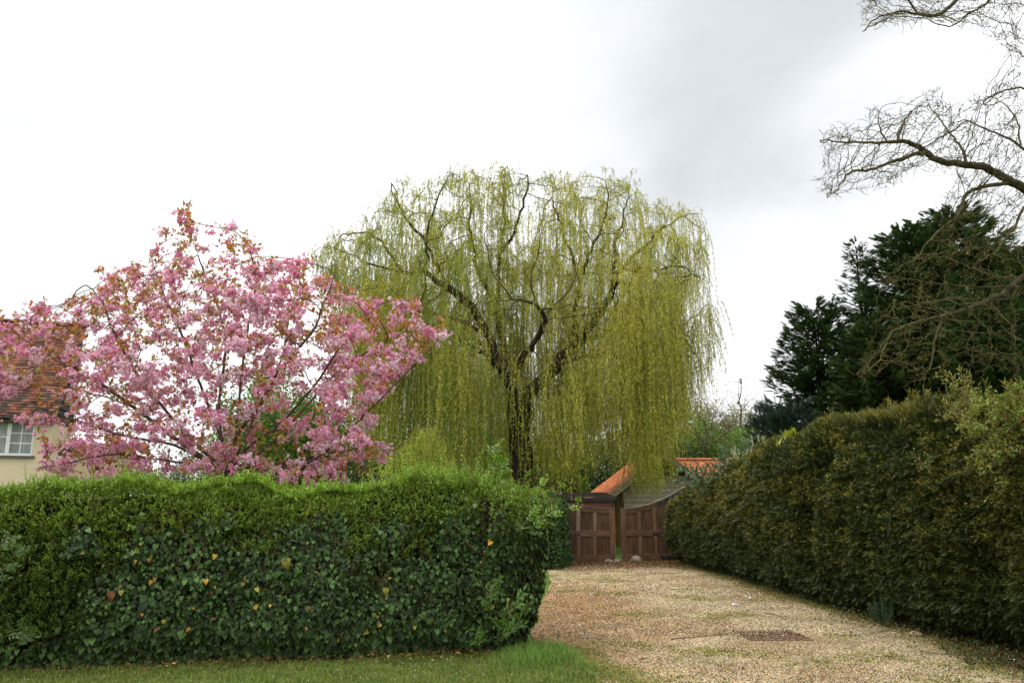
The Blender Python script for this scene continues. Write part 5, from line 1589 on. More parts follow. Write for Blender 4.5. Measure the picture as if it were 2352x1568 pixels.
# ================================================================== cottage, barn, store, gate
rng = np.random.default_rng(121)
m_tile = solid_mat('clay_tile', rough=0.85, spec=0.15, scale=2.2, amt=.30, bump=.4, bscale=30)
m_render = solid_mat('cream_render', rough=0.95, spec=0.1, scale=1.2, amt=.08, bump=.5, base=(.66, .54, .375), bscale=7, bdist=.03)
m_paint = solid_mat('white_paint', rough=0.5, spec=0.3, scale=5, amt=.08, bump=.1)
m_board = solid_mat('weathered_board', rough=0.9, spec=0.15, scale=3, amt=.22, bump=.5, stretch=(1, 1, 8), bscale=14)
m_black = solid_mat('black_iron', rough=0.45, spec=0.5, scale=14, amt=.3, bump=.2)
m_curtain = solid_mat('net_curtain', rough=0.9, spec=0.1, scale=3, amt=.10, bump=.3, stretch=(6, 6, 1))
mg, tg_, pg, og = new_mat('window_glass')
pg.inputs['Base Color'].default_value = (.9, .95, .95, 1); pg.inputs['Roughness'].default_value = .05
trn = tg_.nodes.new('ShaderNodeBsdfTransparent'); gls = tg_.nodes.new('ShaderNodeBsdfGlossy'); gls.inputs['Roughness'].default_value = .05
mxs = tg_.nodes.new('ShaderNodeMixShader'); lw = tg_.nodes.new('ShaderNodeLayerWeight'); lw.inputs[0].default_value = .25
nzg = tg_.nodes.new('ShaderNodeTexNoise'); nzg.inputs['Scale'].default_value = 1.5
bmp = tg_.nodes.new('ShaderNodeBump'); bmp.inputs['Strength'].default_value = .05
tg_.links.new(nzg.outputs['Fac'], bmp.inputs['Height']); tg_.links.new(bmp.outputs[0], gls.inputs['Normal'])
tg_.links.new(lw.outputs['Fresnel'], mxs.inputs[0]); tg_.links.new(trn.outputs[0], mxs.inputs[1]); tg_.links.new(gls.outputs[0], mxs.inputs[2]); tg_.links.new(mxs.outputs[0], og.inputs[0])


def tiled(mb, e0, e1, r0, r1, rows, tw, cols, rng, thick=.018, dirt=None):
    """rows of overlapping plain tiles between an eave line e0-e1 and a ridge line r0-r1"""
    e0, e1, r0, r1 = (np.asarray(v, float) for v in (e0, e1, r0, r1))
    nrm = np.cross(e1 - e0, r0 - e0); nrm /= np.linalg.norm(nrm)
    if nrm[2] < 0:
        nrm = -nrm
    for i in range(rows):
        t0, t1 = i / rows - .02, (i + 1.35) / rows
        a0, a1 = e0 + (r0 - e0) * t0, e1 + (r1 - e1) * t0
        b0, b1 = e0 + (r0 - e0) * min(t1, 1), e1 + (r1 - e1) * min(t1, 1)
        n = max(2, int(np.linalg.norm(a1 - a0) / tw)); off = .5 * (i % 2)
        wob = rng.normal() * .006
        for j in range(-1, n + 1):
            s0, s1 = np.clip((j + off) / n, 0, 1), np.clip((j + off + .96) / n, 0, 1)
            if s1 - s0 < .02 / n * 10:
                continue
            lift = thick * 1.7 + abs(rng.normal()) * .006 + wob * 0
            sag = rng.normal() * .008
            p = [a0 + (a1 - a0) * s0, a0 + (a1 - a0) * s1, b0 + (b1 - b0) * s1, b0 + (b1 - b0) * s0]
            dn = (e0 - r0) / np.linalg.norm(e0 - r0) * sag
            top = [p[0] + nrm * (lift + thick) + dn, p[1] + nrm * (lift + thick) + dn, p[2] + nrm * thick, p[3] + nrm * thick]
            bot = [p[0] + nrm * lift + dn, p[1] + nrm * lift + dn, p[2], p[3]]
            c = np.array(cols[rng.integers(len(cols))]) * rng.uniform(.8, 1.2)
            if dirt is not None and rng.random() < dirt(i / rows):
                c = np.array((.045, .032, .024)) * rng.uniform(.7, 1.6)
            mb.add(bot + top, [(4, 5, 6, 7), (0, 1, 5, 4), (1, 2, 6, 5), (3, 0, 4, 7)], c)


# ---- cottage: cream walls under an old red roof, seen behind the blossom
th = R(17)
ce, cg = np.array((math.cos(th), math.sin(th), 0)), np.array((-math.sin(th), math.cos(th), 0))     # along the front, into the house
C0 = P(124, 955, 23.0); ZE = C0[2]; C0 = np.array((C0[0], C0[1], 0))
ZR = P(196, 750, 25.2)[2]
RUN, LEN = 2.35, 11.0
cot = thing('cottage', tuple(C0), 'old cream cottage with a red tiled roof half hidden behind the pink blossom at left', 'house')
def cw(a, b, z):
    """a metres left of the front right corner, b metres into the house"""
    return C0 - ce * a + cg * b + np.array((0, 0, z))
w = MB()
def wallquad(mb, pts, col=(1, 1, 1)):
    mb.add(pts, [(0, 1, 2, 3)], col)
# front wall with the window opening
z_lo, z_hi = P(82, 1046, 22.8)[2], P(82, 966, 22.8)[2]
wa0, wa1 = .44, 2.40                                              # window from a0 to a1 left of the corner
TH = .28
def wbox(mb, a0, a1, z0, z1, b0=0.0, b1=TH, col=(1, 1, 1)):
    V = [cw(a, b, z) for z in (z0, z1) for (a, b) in ((a1, b0), (a0, b0), (a0, b1), (a1, b1))]
    mb.add(V, [(0, 3, 2, 1), (4, 5, 6, 7), (0, 1, 5, 4), (1, 2, 6, 5), (2, 3, 7, 6), (3, 0, 4, 7)], col)
wbox(w, .0, wa0, 0, ZE - .12); wbox(w, wa1, LEN, 0, ZE - .12); wbox(w, wa0, wa1, 0, z_lo); wbox(w, wa0, wa1, z_hi, ZE - .12)
# right end wall up to the eaves, rear walls
def sidebox(a0, a1, b0, b1, z0, z1):
    wbox(w, a0, a1, z0, z1, b0, b1)
sidebox(0, TH, TH, RUN, 0, ZE - .12); sidebox(TH, 1.6, RUN - TH, RUN, 0, ZE + 1.6); sidebox(1.6, LEN, RUN * 2 - TH, RUN * 2, 0, ZE - .12); sidebox(LEN - TH, LEN, TH, RUN * 2 - TH, 0, ZE - .12)
sidebox(1.6, 1.6 + TH, RUN, RUN * 2 - TH, 0, ZE - .12)
# lower wing to the right of the cottage
wbox(w, -1.6, .0, 0, 3.35, 1.2, 1.2 + TH); wbox(w, -1.6, -1.6 + TH, 0, 3.35, 1.2 + TH, 4.0); wbox(w, -1.6, 1.0, 0, 3.35, 4.0, 4.0 + TH)
part(w, 'wall', m_render, cot)
# boarded gable above the end wall
gb = MB()
nbd = 15
for i in range(nbd):
    z0, z1 = ZE - .12 + (ZR - ZE - .1) * i / nbd, ZE - .12 + (ZR - ZE - .1) * (i + 1.12) / nbd
    bs = RUN * min(1, max(0, (z0 - ZE + .1) / (ZR - ZE)))
    if RUN - bs < .08:
        continue
    V = [cw(-.05, bs, z0), cw(-.05, RUN + .02, z0), cw(-.015, RUN + .02, z1), cw(-.015, bs + RUN / nbd, z1), cw(.02, bs, z0), cw(.02, RUN + .02, z0), cw(.02, RUN + .02, z1), cw(.02, bs + RUN / nbd, z1)]
    gb.add(V, [(0, 1, 2, 3), (0, 4, 5, 1), (1, 5, 6, 2), (3, 2, 6, 7), (0, 3, 7, 4), (4, 7, 6, 5)], np.array((.05, .052, .055)) * rng.uniform(.75, 1.25))
part(gb, 'gable_boarding', m_board, cot)
rf = MB()
old = [(.205, .068, .036), (.18, .06, .034), (.15, .058, .038), (.22, .085, .045), (.11, .05, .036), (.165, .078, .05)]
dirt = lambda t: .20 + .34 * (t < .25) + .10 * (t > .9)
tiled(rf, cw(-.12, -.28, ZE - .10), cw(LEN, -.28, ZE - .10), cw(-.12, RUN, ZR), cw(LEN, RUN, ZR), 36, .165, old, rng, dirt=dirt)
tiled(rf, cw(1.5, RUN * 2 + .28, ZE - .10), cw(LEN, RUN * 2 + .28, ZE - .10), cw(1.5, RUN, ZR), cw(LEN, RUN, ZR), 14, .3, old, rng, dirt=dirt)
for i in range(34):
    a = -.14 + i * .33
    q = np.linspace(0, math.pi, 7)
    ring0 = [cw(a, RUN + .13 * math.cos(u), ZR + .02 + .10 * math.sin(u)) for u in q]; ring1 = [cw(a + .32, RUN + .13 * math.cos(u), ZR + .02 + .10 * math.sin(u)) for u in q]
    rf.add(ring0 + ring1, [(k, k + 1, k + 8, k + 7) for k in range(6)], np.array(old[rng.integers(len(old))]) * rng.uniform(.6, 1))
tiled(rf, cw(-1.75, 1.0, 3.3), cw(.3, 1.0, 3.3), cw(-1.75, 2.6, 3.75), cw(.3, 2.6, 3.75), 9, .2, [(.09, .06, .05), (.12, .07, .05)], rng)
tiled(rf, cw(-1.75, 4.45, 3.3), cw(.3, 4.45, 3.3), cw(-1.75, 2.6, 3.75), cw(.3, 2.6, 3.75), 9, .2, [(.09, .06, .05), (.12, .07, .05)], rng)
part(rf, 'roof', m_tile, cot)
ev = MB(); V = [cw(a, b, z) for z in (ZE - .24, ZE - .12) for (a, b) in ((LEN, -.20), (-.06, -.20), (-.06, -.02), (LEN, -.02))]
ev.add(V, [(0, 3, 2, 1), (4, 5, 6, 7), (0, 1, 5, 4), (1, 2, 6, 5), (2, 3, 7, 6), (3, 0, 4, 7)], (.02, .02, .022))
part(ev, 'gutter', m_black, cot)
# casement window: white frame, three lights, white sill
wn = MB()
f_ = .065
def fr(a0, a1, z0, z1, b0=.04, b1=.12):
    wbox(wn, a0, a1, z0, z1, b0, b1, (.78, .79, .78))
fr(wa0, wa1, z_hi - f_, z_hi); fr(wa0, wa1, z_lo, z_lo + f_); fr(wa0, wa0 + f_, z_lo + f_, z_hi - f_); fr(wa1 - f_, wa1, z_lo + f_, z_hi - f_)
lw_ = (wa1 - wa0) / 3
for k in (1, 2):
    fr(wa0 + lw_ * k - .05, wa0 + lw_ * k + .05, z_lo + f_, z_hi - f_, .03, .12)
for k in range(3):
    a0, a1 = wa0 + lw_ * k + (.05 if k else f_), wa0 + lw_ * (k + 1) - (.05 if k < 2 else f_)
    hh = (z_hi - z_lo - 2 * f_)
    bars = (1, 2) if k != 1 else (1.6,)
    for q in bars:
        z = z_lo + f_ + hh * q / 3 
        fr(a0, a1, z - .012, z + .012, .05, .085)
    if k != 1:
        fr((a0 + a1) / 2 - .012, (a0 + a1) / 2 + .012, z_lo + f_, z_hi - f_, .053, .082)
wo = part(wn, 'window', m_paint, cot)
pn = MB(); V = [cw(wa1 - f_, .07, z_lo + f_), cw(wa0 + f_, .07, z_lo + f_), cw(wa0 + f_, .07, z_hi - f_), cw(wa1 - f_, .07, z_hi - f_)]
pn.add(V, [(0, 1, 2, 3)]); part(pn, 'pane', mg, wo)
si = MB(); wbox(si, wa0 - .08, wa1 + .08, z_lo - .07, z_lo - .003, -.07, .06, (.10, .10, .095)); part(si, 'sill', m_paint, wo)
cu = MB()
aa = np.linspace(wa0, wa1, 90)
top_ = [cw(a, .30 + .02 * math.sin(a * 60), z_hi) for a in aa]; bot_ = [cw(a, .30 + .02 * math.sin(a * 60), z_lo) for a in aa]
cu.add(top_ + bot_, [(i, i + 1, 91 + i, 90 + i) for i in range(89)], (.62, .64, .62)); part(cu, 'curtain', m_curtain, cot)

# ---- barn with orange tiles, boarded gable, open porch corner
BYF = 38.5
eL = P(1402, 1138, BYF); ap = P(1526, 1042, BYF)
zE, zA = eL[2], ap[2]
XL, XA = eL[0], ap[0]; XR = 2 * XA - XL
BLEN = 9.0
barn = thing('barn', ((XL + XR) / 2, BYF, 0), 'weatherboarded barn with a new orange tiled roof beyond the gate', 'barn')
new = [(.46, .135, .048), (.49, .155, .055), (.43, .13, .048), (.51, .18, .07), (.41, .14, .06)]
rf = MB(); oh = .55
dX = -.5                                                            # the barn turns a little as it runs back
def bw(x, y, z):
    return np.array((x + dX * (y - BYF) / BLEN, y, z))
tiled(rf, bw(XL, BYF - .02, zE), bw(XL, BYF + BLEN, zE), bw(XA, BYF - .02, zA), bw(XA, BYF + BLEN, zA), 17, .25, new, rng)
tiled(rf, bw(XR, BYF - .02, zE), bw(XR, BYF + BLEN, zE), bw(XA, BYF - .02, zA), bw(XA, BYF + BLEN, zA), 17, .25, new, rng)
q = np.linspace(-.2, math.pi + .2, 8)
for i in range(27):
    y0 = BYF + i * .33
    r0 = [bw(XA + .12 * math.cos(u), y0, zA + .03 + .10 * math.sin(u)) for u in q]; r1 = [bw(XA + .12 * math.cos(u), y0 + .32, zA + .03 + .10 * math.sin(u)) for u in q]
    rf.add(r0 + r1, [(k, k + 1, k + 9, k + 8) for k in range(7)], np.array(new[rng.integers(5)]) * rng.uniform(.75, 1.05))
# cross wing to the right: its front slope
WX0, WX1, WYR = XA + 1.2, XA + 7.5, BYF + 5.4
zW = P(1600, 1057, WYR)[2]
tiled(rf, (WX0 + .3, WYR - 2.6, zE + .1), (WX1, WYR - 2.6, zE + .1), (WX0, WYR, zW), (WX1, WYR, zW), 17, .25, new, rng)
tiled(rf, (WX0 + .3, WYR + 2.6, zE + .1), (WX1, WYR + 2.6, zE + .1), (WX0, WYR, zW), (WX1, WYR, zW), 10, .4, new, rng)
for i in range(19):
    x0 = WX0 + i * .33
    r0 = [(x0, WYR + .12 * math.cos(u), zW + .03 + .10 * math.sin(u)) for u in q]; r1 = [(x0 + .31, WYR + .12 * math.cos(u), zW + .03 + .10 * math.sin(u)) for u in q]
    rf.add(r0 + r1, [(k, k + 1, k + 9, k + 8) for k in range(7)], np.array(new[rng.integers(5)]) * rng.uniform(.85, 1.1))
    rf.box((x0 + .30, WYR - .14, zW + .02), (x0 + .335, WYR + .14, zW + .15), (.55, .42, .33))
part(rf, 'roof', m_tile, barn)
bb = MB()
for sx, xe in ((1, XL), (-1, XR)):
    p0, p1 = np.array((xe - sx * .12, 0, zE - .10)), np.array((XA, 0, zA + .06))
    for dz, yy, th_, col in ((.0, BYF - .10, .05, (.62, .53, .43)),):
        bb.prism([(p0[0], yy, p0[2] - .20), (p1[0], yy, p1[2] - .24), (p1[0], yy, p1[2]), (p0[0], yy, p0[2] + .04)], (0, th_, 0), col)
    bb.prism([(p0[0], BYF - .14, p0[2] + .045), (p1[0], BYF - .14, p1[2] + .005), (p1[0], BYF - .14, p1[2] + .05), (p0[0], BYF - .14, p0[2] + .09)], (0, .16, 0), (.46, .42, .36))
part(bb, 'bargeboard', m_board, barn)
GY = BYF + oh
XW0 = P(1430, 1138, GY)[0] + .03                                    # porch to the left of this, boarded wall to the right
zT = P(1540, 1096, GY)[2]
wl_ = MB()
nb_ = 14
for i in range(nb_):
    z0, z1 = zT * i / nb_, zT * (i + 1.12) / nb_
    xa = max(XW0, XL + (XA - XL) * (z1 + .14 - zE) / (zA - zE)); xb = min(XR - .25, XR - (XA - XL) * (z1 + .14 - zE) / (zA - zE))
    wl_.add([(xa, GY - .07, z0), (xb, GY - .07, z0), (xb, GY - .01, z1), (xa, GY - .01, z1), (xa, GY + .02, z0), (xb, GY + .02, z0), (xb, GY + .02, z1), (xa, GY + .02, z1)],
            [(0, 1, 2, 3), (0, 4, 5, 1), (3, 2, 6, 7), (0, 3, 7, 4), (1, 5, 6, 2)], np.array((.74, .66, .55)) * rng.uniform(.85, 1.12))
xa = XL + (XA - XL) * (zT + .22 - zE) / (zA - zE)
wl_.box((xa, GY - .10, zT - .03), (2 * XA - xa, GY + .06, zT + .05), (.68, .61, .52))
# side and back walls, inner porch wall
wl_.box((XL + .45, BYF + 2.2, 0), (XW0, BYF + 2.3, zE + .12), (.12, .085, .055))
wl_.box((XL + .3, BYF + 2.31, 0), (XL + .4, BYF + BLEN, zE + .02), (.36, .32, .27))
wl_.box((XR - .37, GY + .07, 0), (XR - .27, BYF + BLEN, zE - .02), (.36, .32, .27))
wl_.box((XL + .4, BYF + BLEN - .35, 0), (XR - .37, BYF + BLEN - .25, zE), (.36, .32, .27))
wl_.box((WX0 + .6, WYR - 2.3, 0), (WX1 - .2, WYR - 2.2, zE + .15), (.36, .32, .27))
wl_.box((XW0 - .11, GY + .07, 0), (XW0 - .005, BYF + 2.2, zE), (.16, .12, .08))
part(wl_, 'wall', m_board, barn)
dk = MB()
dk.add([(xa, GY + .5, zT + .06), (2 * XA - xa, GY + .5, zT + .06), (XA, GY + .5, zA - .15)], [(0, 1, 2)], (.015, .017, .02))
part(dk, 'gable_glazing', m_black, barn)
tm = MB()
for x in (XL + .42, XW0 - .06):
    tm.box((x - .07, GY - .16, 0), (x + .07, GY - .02, zE - .02 + (.25 if x > XL + .5 else 0)), (.20, .125, .06))
for k in range(5):                                                  # rafter ends and purlins under the verge
    f = (k + .5) / 5
    for sx, xe in ((1, XL), (-1, XR)):
        x, z = xe + (XA - xe) * f, zE + (zA - zE) * f - .22
        tm.box((x - .05, BYF + .0, z - .07), (x + .05, GY + .5, z + .07), (.40, .17, .05))
part(tm, 'timber_frame', m_board, barn)
dr = MB(); dxx = P(1409, 1200, BYF + 2.1)[0]
dr.box((dxx - .10, BYF + 2.08, .02), (dxx + .75, BYF + 2.17, 2.0), (.48, .24, .06))
dr.box((dxx, BYF + 2.05, .2), (dxx + .25, BYF + 2.10, .95), (.55, .30, .08)); dr.box((dxx + .36, BYF + 2.05, .2), (dxx + .65, BYF + 2.10, .95), (.55, .30, .08))
part(dr, 'door', m_board, barn)

# ---- small brick store between gate and barn
SY = 33.0
s0, s1 = P(1338, 1150, SY), P(1411, 1150, SY)
zs = P(1411, 1145, SY)[2]
st = thing('brick_store', ((s0[0] + s1[0]) / 2, SY, 0), 'low red brick outbuilding with a shallow dark slate roof just over the gate', 'outbuilding')
mb_, tb, pb_, ob = new_mat('red_brick')
tcb = tb.nodes.new('ShaderNodeTexCoord'); br = tb.nodes.new('ShaderNodeTexBrick'); br.inputs['Scale'].default_value = 4.4
br.inputs['Color1'].default_value = (.30, .085, .045, 1); br.inputs['Color2'].default_value = (.20, .065, .04, 1); br.inputs['Mortar'].default_value = (.30, .25, .20, 1); br.inputs['Mortar Size'].default_value = .018
mpb = tb.nodes.new('ShaderNodeMapping'); mpb.inputs['Rotation'].default_value = (R(-90), 0, 0)
tb.links.new(tcb.outputs['Object'], mpb.inputs[0]); tb.links.new(mpb.outputs[0], br.inputs['Vector']); tb.links.new(br.outputs['Color'], pb_.inputs['Base Color']); pb_.inputs['Roughness'].default_value = .95
w = MB(); w.box((s0[0] - 2.0, SY, 0), (s1[0] - .12, SY + 3, zs - .05)); part(w, 'wall', mb_, st)
w = MB(); zr = P(1370, 1131, SY + 1.6)[2]
for i in range(9):
    f0, f1 = i / 9, (i + 1.15) / 9
    za, zb = zs + .05 + (zr - zs - .05) * f0 + .012, zs + .05 + (zr - zs - .05) * min(f1, 1)
    w.box((s0[0] - 2.1 , SY - .22 + 1.8 * f0, za), (s1[0] + .05 - .25 * f0, SY - .22 + 1.8 * min(f1, 1), za + .02), np.array((.15, .115, .10)) * rng.uniform(.75, 1.25))
w.box((s0[0] - 2.1, SY + 1.58, zr - .12), (s1[0] - .2, SY + 3.2, zr + .02), (.13, .10, .09))
part(w, 'roof', m_tile, st)
w = MB(); w.box((s0[0] - 2.1, SY - .24, zs - .10), (s1[0] + .06, SY - .14, zs + .045), (.02, .02, .022)); part(w, 'gutter', m_black, st)
w = MB(); w.tube([(s1[0] - .06, SY - .08, 0), (s1[0] - .06, SY - .08, zs - .1)], .04, 8, (.03, .03, .032)); part(w, 'drainpipe', m_black, st)
w = MB(); w.box((s1[0] - .115, SY + .3, 0), (s1[0] + .05, SY + .42, 2.0), (.48, .36, .20)); part(w, 'post', m_board, st)

# ---- the pair of panelled wooden gates
m_oak = solid_mat('stained_oak', rough=0.75, spec=0.2, scale=2.2, amt=.35, bump=.45, stretch=(5, 5, .8), bscale=16)
m_oakh = solid_mat('stained_oak_rail', rough=0.75, spec=0.2, scale=2.2, amt=.35, bump=.45, stretch=(.8, 5, 5), bscale=16)


def gate(label, gap, hinge, z_gap, z_hinge, swing_px, npan, pale, rng, mirror):
    """gap, hinge: ground points; the top sweeps up in a curve from gap to hinge"""
    gap, hinge = np.asarray(gap, float), np.asarray(hinge, float)
    t = thing('wooden_gate', tuple(gap), label, 'gate', 'pair of gates')
    ln = np.linalg.norm(hinge - gap); e = (hinge - gap) / ln; nrm = np.array((e[1], -e[0], 0))
    if nrm[1] > 0:
        nrm = -nrm
    def top(u):
        return z_gap + (z_hinge - z_gap) * (u / ln) ** 2.0
    def g(u, z, b):
        return gap + e * u + nrm * b + np.array((0, 0, z))
    def slab(mb, u0, u1, zl, zh, b0, b1, col, seg=1):
        us = np.linspace(u0, u1, seg + 1)
        L_ = [zl(u) if callable(zl) else zl for u in us]; H_ = [zh(u) if callable(zh) else zh for u in us]
        for i in range(seg):
            V = [g(us[i], L_[i], b0), g(us[i + 1], L_[i + 1], b0), g(us[i + 1], L_[i + 1], b1), g(us[i], L_[i], b1), g(us[i], H_[i], b0), g(us[i + 1], H_[i + 1], b0), g(us[i + 1], H_[i + 1], b1), g(us[i], H_[i], b1)]
            F = [(0, 3, 2, 1), (4, 5, 6, 7), (0, 1, 5, 4), (2, 3, 7, 6)]
            if i == 0: F.append((3, 0, 4, 7))
            if i == seg - 1: F.append((1, 2, 6, 5))
            mb.add(V, F, col)
    dark = np.array((.125, .070, .038))
    def tone(k=1.0):
        return dark * k * rng.uniform(.85, 1.2)
    sw, mw, tr, br_ = .155, .115, .15, .20
    zc = .04
    fr_, f2, rl = MB(), MB(), MB(); mun = []
    slab(fr_, 0, sw, zc, lambda u: top(u), -.035, .035, tone(1.4)); slab(f2, ln - sw, ln, zc, lambda u: top(u), -.035, .035, tone(1.0))
    z_mid = .92
    pw = (ln - 2 * sw - (npan - 1) * mw) / npan
    slab(rl, sw, ln - sw, zc, zc + br_, -.032, .032, tone(1.1)); slab(rl, sw, ln - sw, z_mid - .08, z_mid + .08, -.032, .032, tone(1.15)); slab(rl, sw, ln - sw, lambda u: top(u) - tr, top, -.032, .032, tone(1.0), 14)
    slab(rl, -.005, ln, lambda u: top(u) + .002, lambda u: top(u) + .022, -.045, .045, (.20, .16, .12), 16)
    ps, pl = MB(), None
    panels = []
    for k in range(npan):
        u0 = sw + k * (pw + mw); u1 = u0 + pw
        if k < npan - 1:
            for (za, zb) in ((zc + br_, z_mid - .08), (z_mid + .08, None)):
                col = tone(1.3) if not (pale and zb is None and k in (0, 1)) else np.array((.24, .17, .11)) * (1 if k else .8)
                mun.append(MB()); slab(mun[-1], u1, u1 + mw, za, zb if zb else (lambda u: top(u) - tr), -.028, .028, col)
        for (za, zb) in ((zc + br_, z_mid - .08), (z_mid + .08, None)):
            pm = MB()
            zt = zb if zb else (lambda u: top(u) - tr)
            slab(pm, u0, u1, za, zt, -.012, .010, tone(.74), 4)
            # moulding round the panel
            zt1 = zt if callable(zt) else (lambda u, v=zt: v)
            slab(pm, u0, u0 + .03, za, zt, .0105, .022, tone(.7)); slab(pm, u1 - .03, u1, za, zt, .0105, .022, tone(.7))
            slab(pm, u0 + .03, u1 - .03, za, za + .03, .0105, .022, tone(1.3)); slab(pm, u0 + .03, u1 - .03, lambda u: zt1(u) - .035, zt1, .0105, .022, tone(.6), 4)
            # plank joints
            for q in (1, 2):
                uu = u0 + (u1 - u0) * q / 3
                slab(pm, uu - .003, uu + .003, za + .04, lambda u: zt1(u) - .04, .0102, .0115, dark * .35)
            panels.append(pm)
    part(fr_, 'stile', m_oak, t); part(f2, 'stile', m_oak, t)
    for pm in mun:
        part(pm, 'muntin', m_oak, t)
    part(rl, 'rail', m_oakh, t)
    for pm in panels:
        part(pm, 'panel', m_oak, t)
    # iron straps with bolts
    def strap(u0, u1, zf, h, col=(.022, .023, .026)):
        mbs = MB(); slab(mbs, u0, u1, lambda u: zf(u) - h / 2, lambda u: zf(u) + h / 2, .036, .046, col, 6)
        for q in (.2, .5, .8) if u1 - u0 > .5 else (.3, .7):
            u = u0 + (u1 - u0) * q; c0 = g(u, zf(u), .047)
            mbs.tube([c0, c0 + nrm * .012], (.014, .010), 8, (.42, .42, .42))
        part(mbs, 'iron_strap', m_black, t)
    for f in swing_px:
        strap(*f(ln, top, z_mid))
    return t


gapL, gapR = G(1414, 1292.5), G(1429, 1291)
hL = np.array((gapL[0] - 2.35, gapL[1] + .18, 0)); hR = np.array((gapR[0] + 2.3, gapR[1] + .50, 0))
gapL[2] = gapR[2] = 0
zg = P(1414, 1168, gapL[1])[2]
gate('left half of the brown panelled gate pair, paler weathered uprights, hinged by the laurel', gapL, hL, zg, zg + .40,
     [lambda l, top, zm: (1.12, 1.46, lambda u: zm, .075), lambda l, top, zm: (1.30, 1.85, lambda u: .14, .10)], 4, True, rng, True)
gate('right half of the brown panelled gate pair, top sweeping up into the yew hedge', gapR, hR, zg + .0, zg + .78,
     [lambda l, top, zm: (1.10, 1.36, lambda u: zm, .075), lambda l, top, zm: (1.30, 2.25, lambda u: top(u) - .06, .10), lambda l, top, zm: (1.35, 2.1, lambda u: .14, .09)], 4, False, rng, False)

# ================================================================== small things on the drive
m_rock = solid_mat('field_stone', rough=0.9, spec=0.15, scale=9, amt=.35, bump=.6, bscale=30)


def rock(label, p, s, c, rng, group='stones holding the gate'):
    u, v = np.meshgrid(np.linspace(0, 2 * math.pi, 17)[:-1], np.linspace(-math.pi / 2, math.pi / 2, 10))
    d = np.stack([np.cos(u) * np.cos(v), np.sin(u) * np.cos(v), np.sin(v)], -1).reshape(-1, 3)
    nn_ = Noise(int(rng.integers(1e6)), .45)
    V = d * np.array(s) * (1 + .22 * nn_(d * 1.2))[:, None]; V[:, 2] = np.maximum(V[:, 2], -s[2] * .45) + s[2] * .45
    F = [(j * 16 + i, j * 16 + (i + 1) % 16, (j + 1) * 16 + (i + 1) % 16, (j + 1) * 16 + i) for j in range(9) for i in range(16)]
    o = MB().add(V, F, c).build('stone', m_rock, None, True); o.location = (p[0], p[1], .008)
    tag(o, label, 'stone', group)


rock('large pale rounded stone on the gravel against the right gate', G(1462, 1293), (.20, .15, .155), (.22, .18, .13), rng)
rock('flat brown stone on the gravel against the left gate', G(1398, 1294), (.15, .12, .085), (.20, .14, .10), rng)
rock('small round stone at the gap between the two gates', G(1417, 1295), (.10, .09, .10), (.26, .20, .15), rng)
rock('tan stone among the weeds at the foot of the yew hedge', G(2105, 1462), (.075, .055, .045), (.42, .30, .17), rng, 'stones by the yew hedge')

# cellular mat showing through the gravel
gp0, gp1 = G(1703, 1462), G(1842, 1462)
gm = MB()
cols_, rows_ = 20, 5
x0, x1, y0, y1 = gp0[0], gp1[0], G(1770, 1474)[1], G(1770, 1451)[1]
dx, dy = (x1 - x0) / cols_, (y1 - y0) / rows_
cx_, cyy = (x0 + x1) / 2, (y0 + y1) / 2
for i in range(cols_ + 1):
    gm.box((x0 + dx * i - .005, y0, .0), (x0 + dx * i + .005, y1, .0245), (.10, .055, .032))
for j in range(rows_ + 1):
    gm.box((x0, y0 + dy * j - .005, .0005), (x1, y0 + dy * j + .005, 0.024), (.10, .055, .032))
gmo = gm.build('ground_grid', m_rock, loc=np.array((cx_, cyy, 0))); tag(gmo, 'exposed brown plastic ground grid, a long dark patch in the gravel', 'ground grid')
gi = MB()
gi.add([(x0, y0, .0115), (x1, y0, .0115), (x1, y1, .0115), (x0, y1, .0115)], [(0, 1, 2, 3)], (.075, .045, .03)); o = gi.build('soil_fill', m_soil, gmo, loc=np.array((cx_, cyy, 0)))

# scraps of litter
m_paper = solid_mat('litter_paper', rough=0.6, spec=0.3, scale=8, amt=.15, bump=.3)
def scrap(label, p, s, c, name='paper_scrap'):
    u, v = np.meshgrid(np.linspace(-1, 1, 6), np.linspace(-1, 1, 5))
    z = .35 * np.sin(u * 3 + 1) * np.cos(v * 2.3) + .3 + .15 * rng.normal(size=u.shape)
    V = np.stack([u * s, v * s * .7, np.abs(z) * s * .7 + .01], -1).reshape(-1, 3)
    F = [(j * 6 + i, j * 6 + i + 1, j * 6 + i + 7, j * 6 + i + 6) for j in range(4) for i in range(5)]
    o = MB().add(V, F, c).build(name, m_paper, None, True); o.location = (p[0], p[1], .012); o.rotation_euler = (0, 0, rng.uniform(0, 3)); tag(o, label, 'litter', 'litter on the drive')
scrap('crumpled lilac paper scrap on the gravel near the yew hedge', G(1687, 1391), .05, (.66, .58, .72))
scrap('small bluish white scrap at the gravel edge nearer the gate', G(1712, 1373), .035, (.66, .72, .80))
scrap('small white scrap beside the bluish one at the hedge foot', G(1722, 1376), .04, (.75, .74, .72))
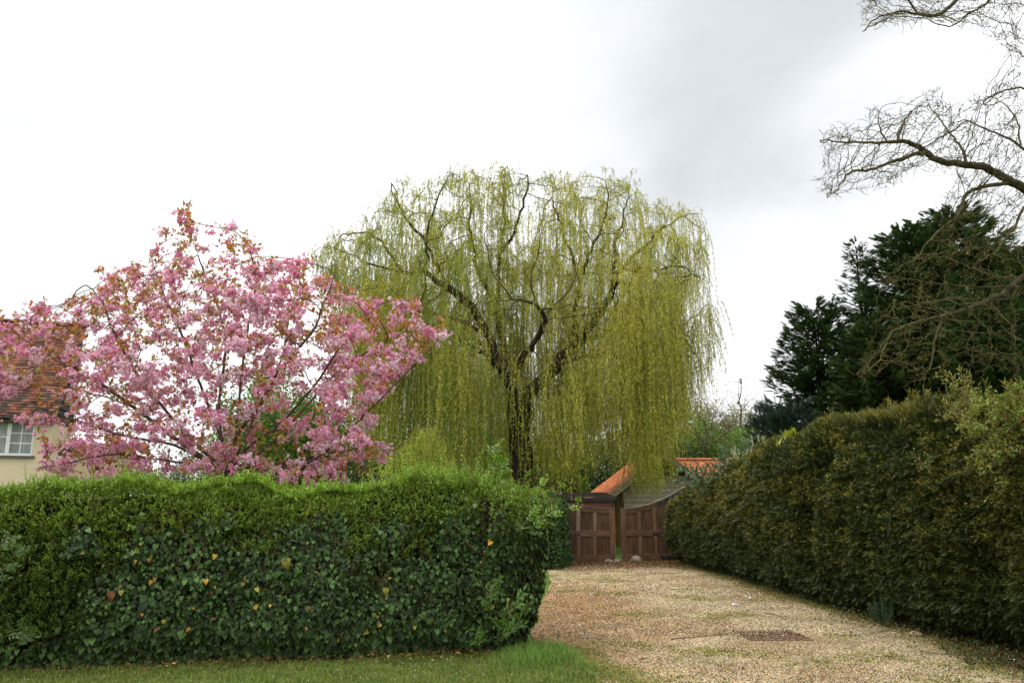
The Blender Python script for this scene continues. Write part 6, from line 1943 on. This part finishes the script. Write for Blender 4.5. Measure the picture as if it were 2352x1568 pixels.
scrap('white torn scrap among dead leaves at the lower right corner', G(2325, 1520), .03, (.72, .73, .75))

# fallen twigs
def twig(label, a, b, bend):
    a, b = G(*a), G(*b); q = np.linspace(0, 1, 9)[:, None]
    line = a * (1 - q) + b * q; pr_ = np.array((-(b - a)[1], (b - a)[0], 0)); line = line + pr_ * bend * np.sin(q * math.pi) + rng.normal(size=line.shape) * .008; line[:, 2] = .022 + np.abs(rng.normal(size=9)) * .006
    o = MB().tube(line, np.linspace(.0065, .003, 9), 5, (.13, .085, .055)).build('twig', m_bark, loc=np.array((line[4][0], line[4][1], 0))); tag(o, label, 'twig', 'fallen twigs on the drive')
twig('long thin twig lying left of the ground grid', (1540, 1472), (1700, 1458), .02)
twig('dark curved twig near the yew hedge weeds', (1755, 1410), (1800, 1428), .12)
twig('short dark twig on the gravel in front of the ground grid', (1650, 1498), (1690, 1502), .1)
twig('dark twig at the lower right of the gravel', (2110, 1500), (2165, 1508), .08)

# spurge under the yew
eb = G(2048, 1440); eb[0] -= .10
eu = thing('spurge', (eb[0], eb[1], 0), 'feathery blue green spurge plant at the dark foot of the yew hedge', 'plant')
lf, wd = MB(), MB()
for i in range(20):
    a = rng.uniform(0, 6.28); l = rng.uniform(.22, .42); o = np.array((eb[0], eb[1], 0.)); tp_ = o + np.array((math.cos(a) * .16 - .03, math.sin(a) * .12, l))
    q = np.linspace(0, 1, 6)[:, None]; line = o * (1 - q) + tp_ * q + np.array((math.cos(a), math.sin(a), 0)) * .05 * np.sin(q * 3.14)
    wd.tube(line, .004, 4, (.10, .14, .06), cap=False)
    m = 55; f = rng.random(m) * .75 + .25; p = np.stack([np.interp(f, q[:, 0], line[:, k]) for k in range(3)], 1)
    d = rng.normal(size=(m, 3)); d[:, 2] = d[:, 2] * .3 + .35
    s = rng.uniform(.03, .055, m); lf.scatter(LEAF2[0], LEAF2[1], p, d, rng.normal(size=(m, 3)) + UP, np.stack([s * .12, s, s], 1), vary((.075, .135, .075), m, .2, rng))
part(lf, 'leaves', m_leaf, eu); part(wd, 'stems', m_bark, eu)
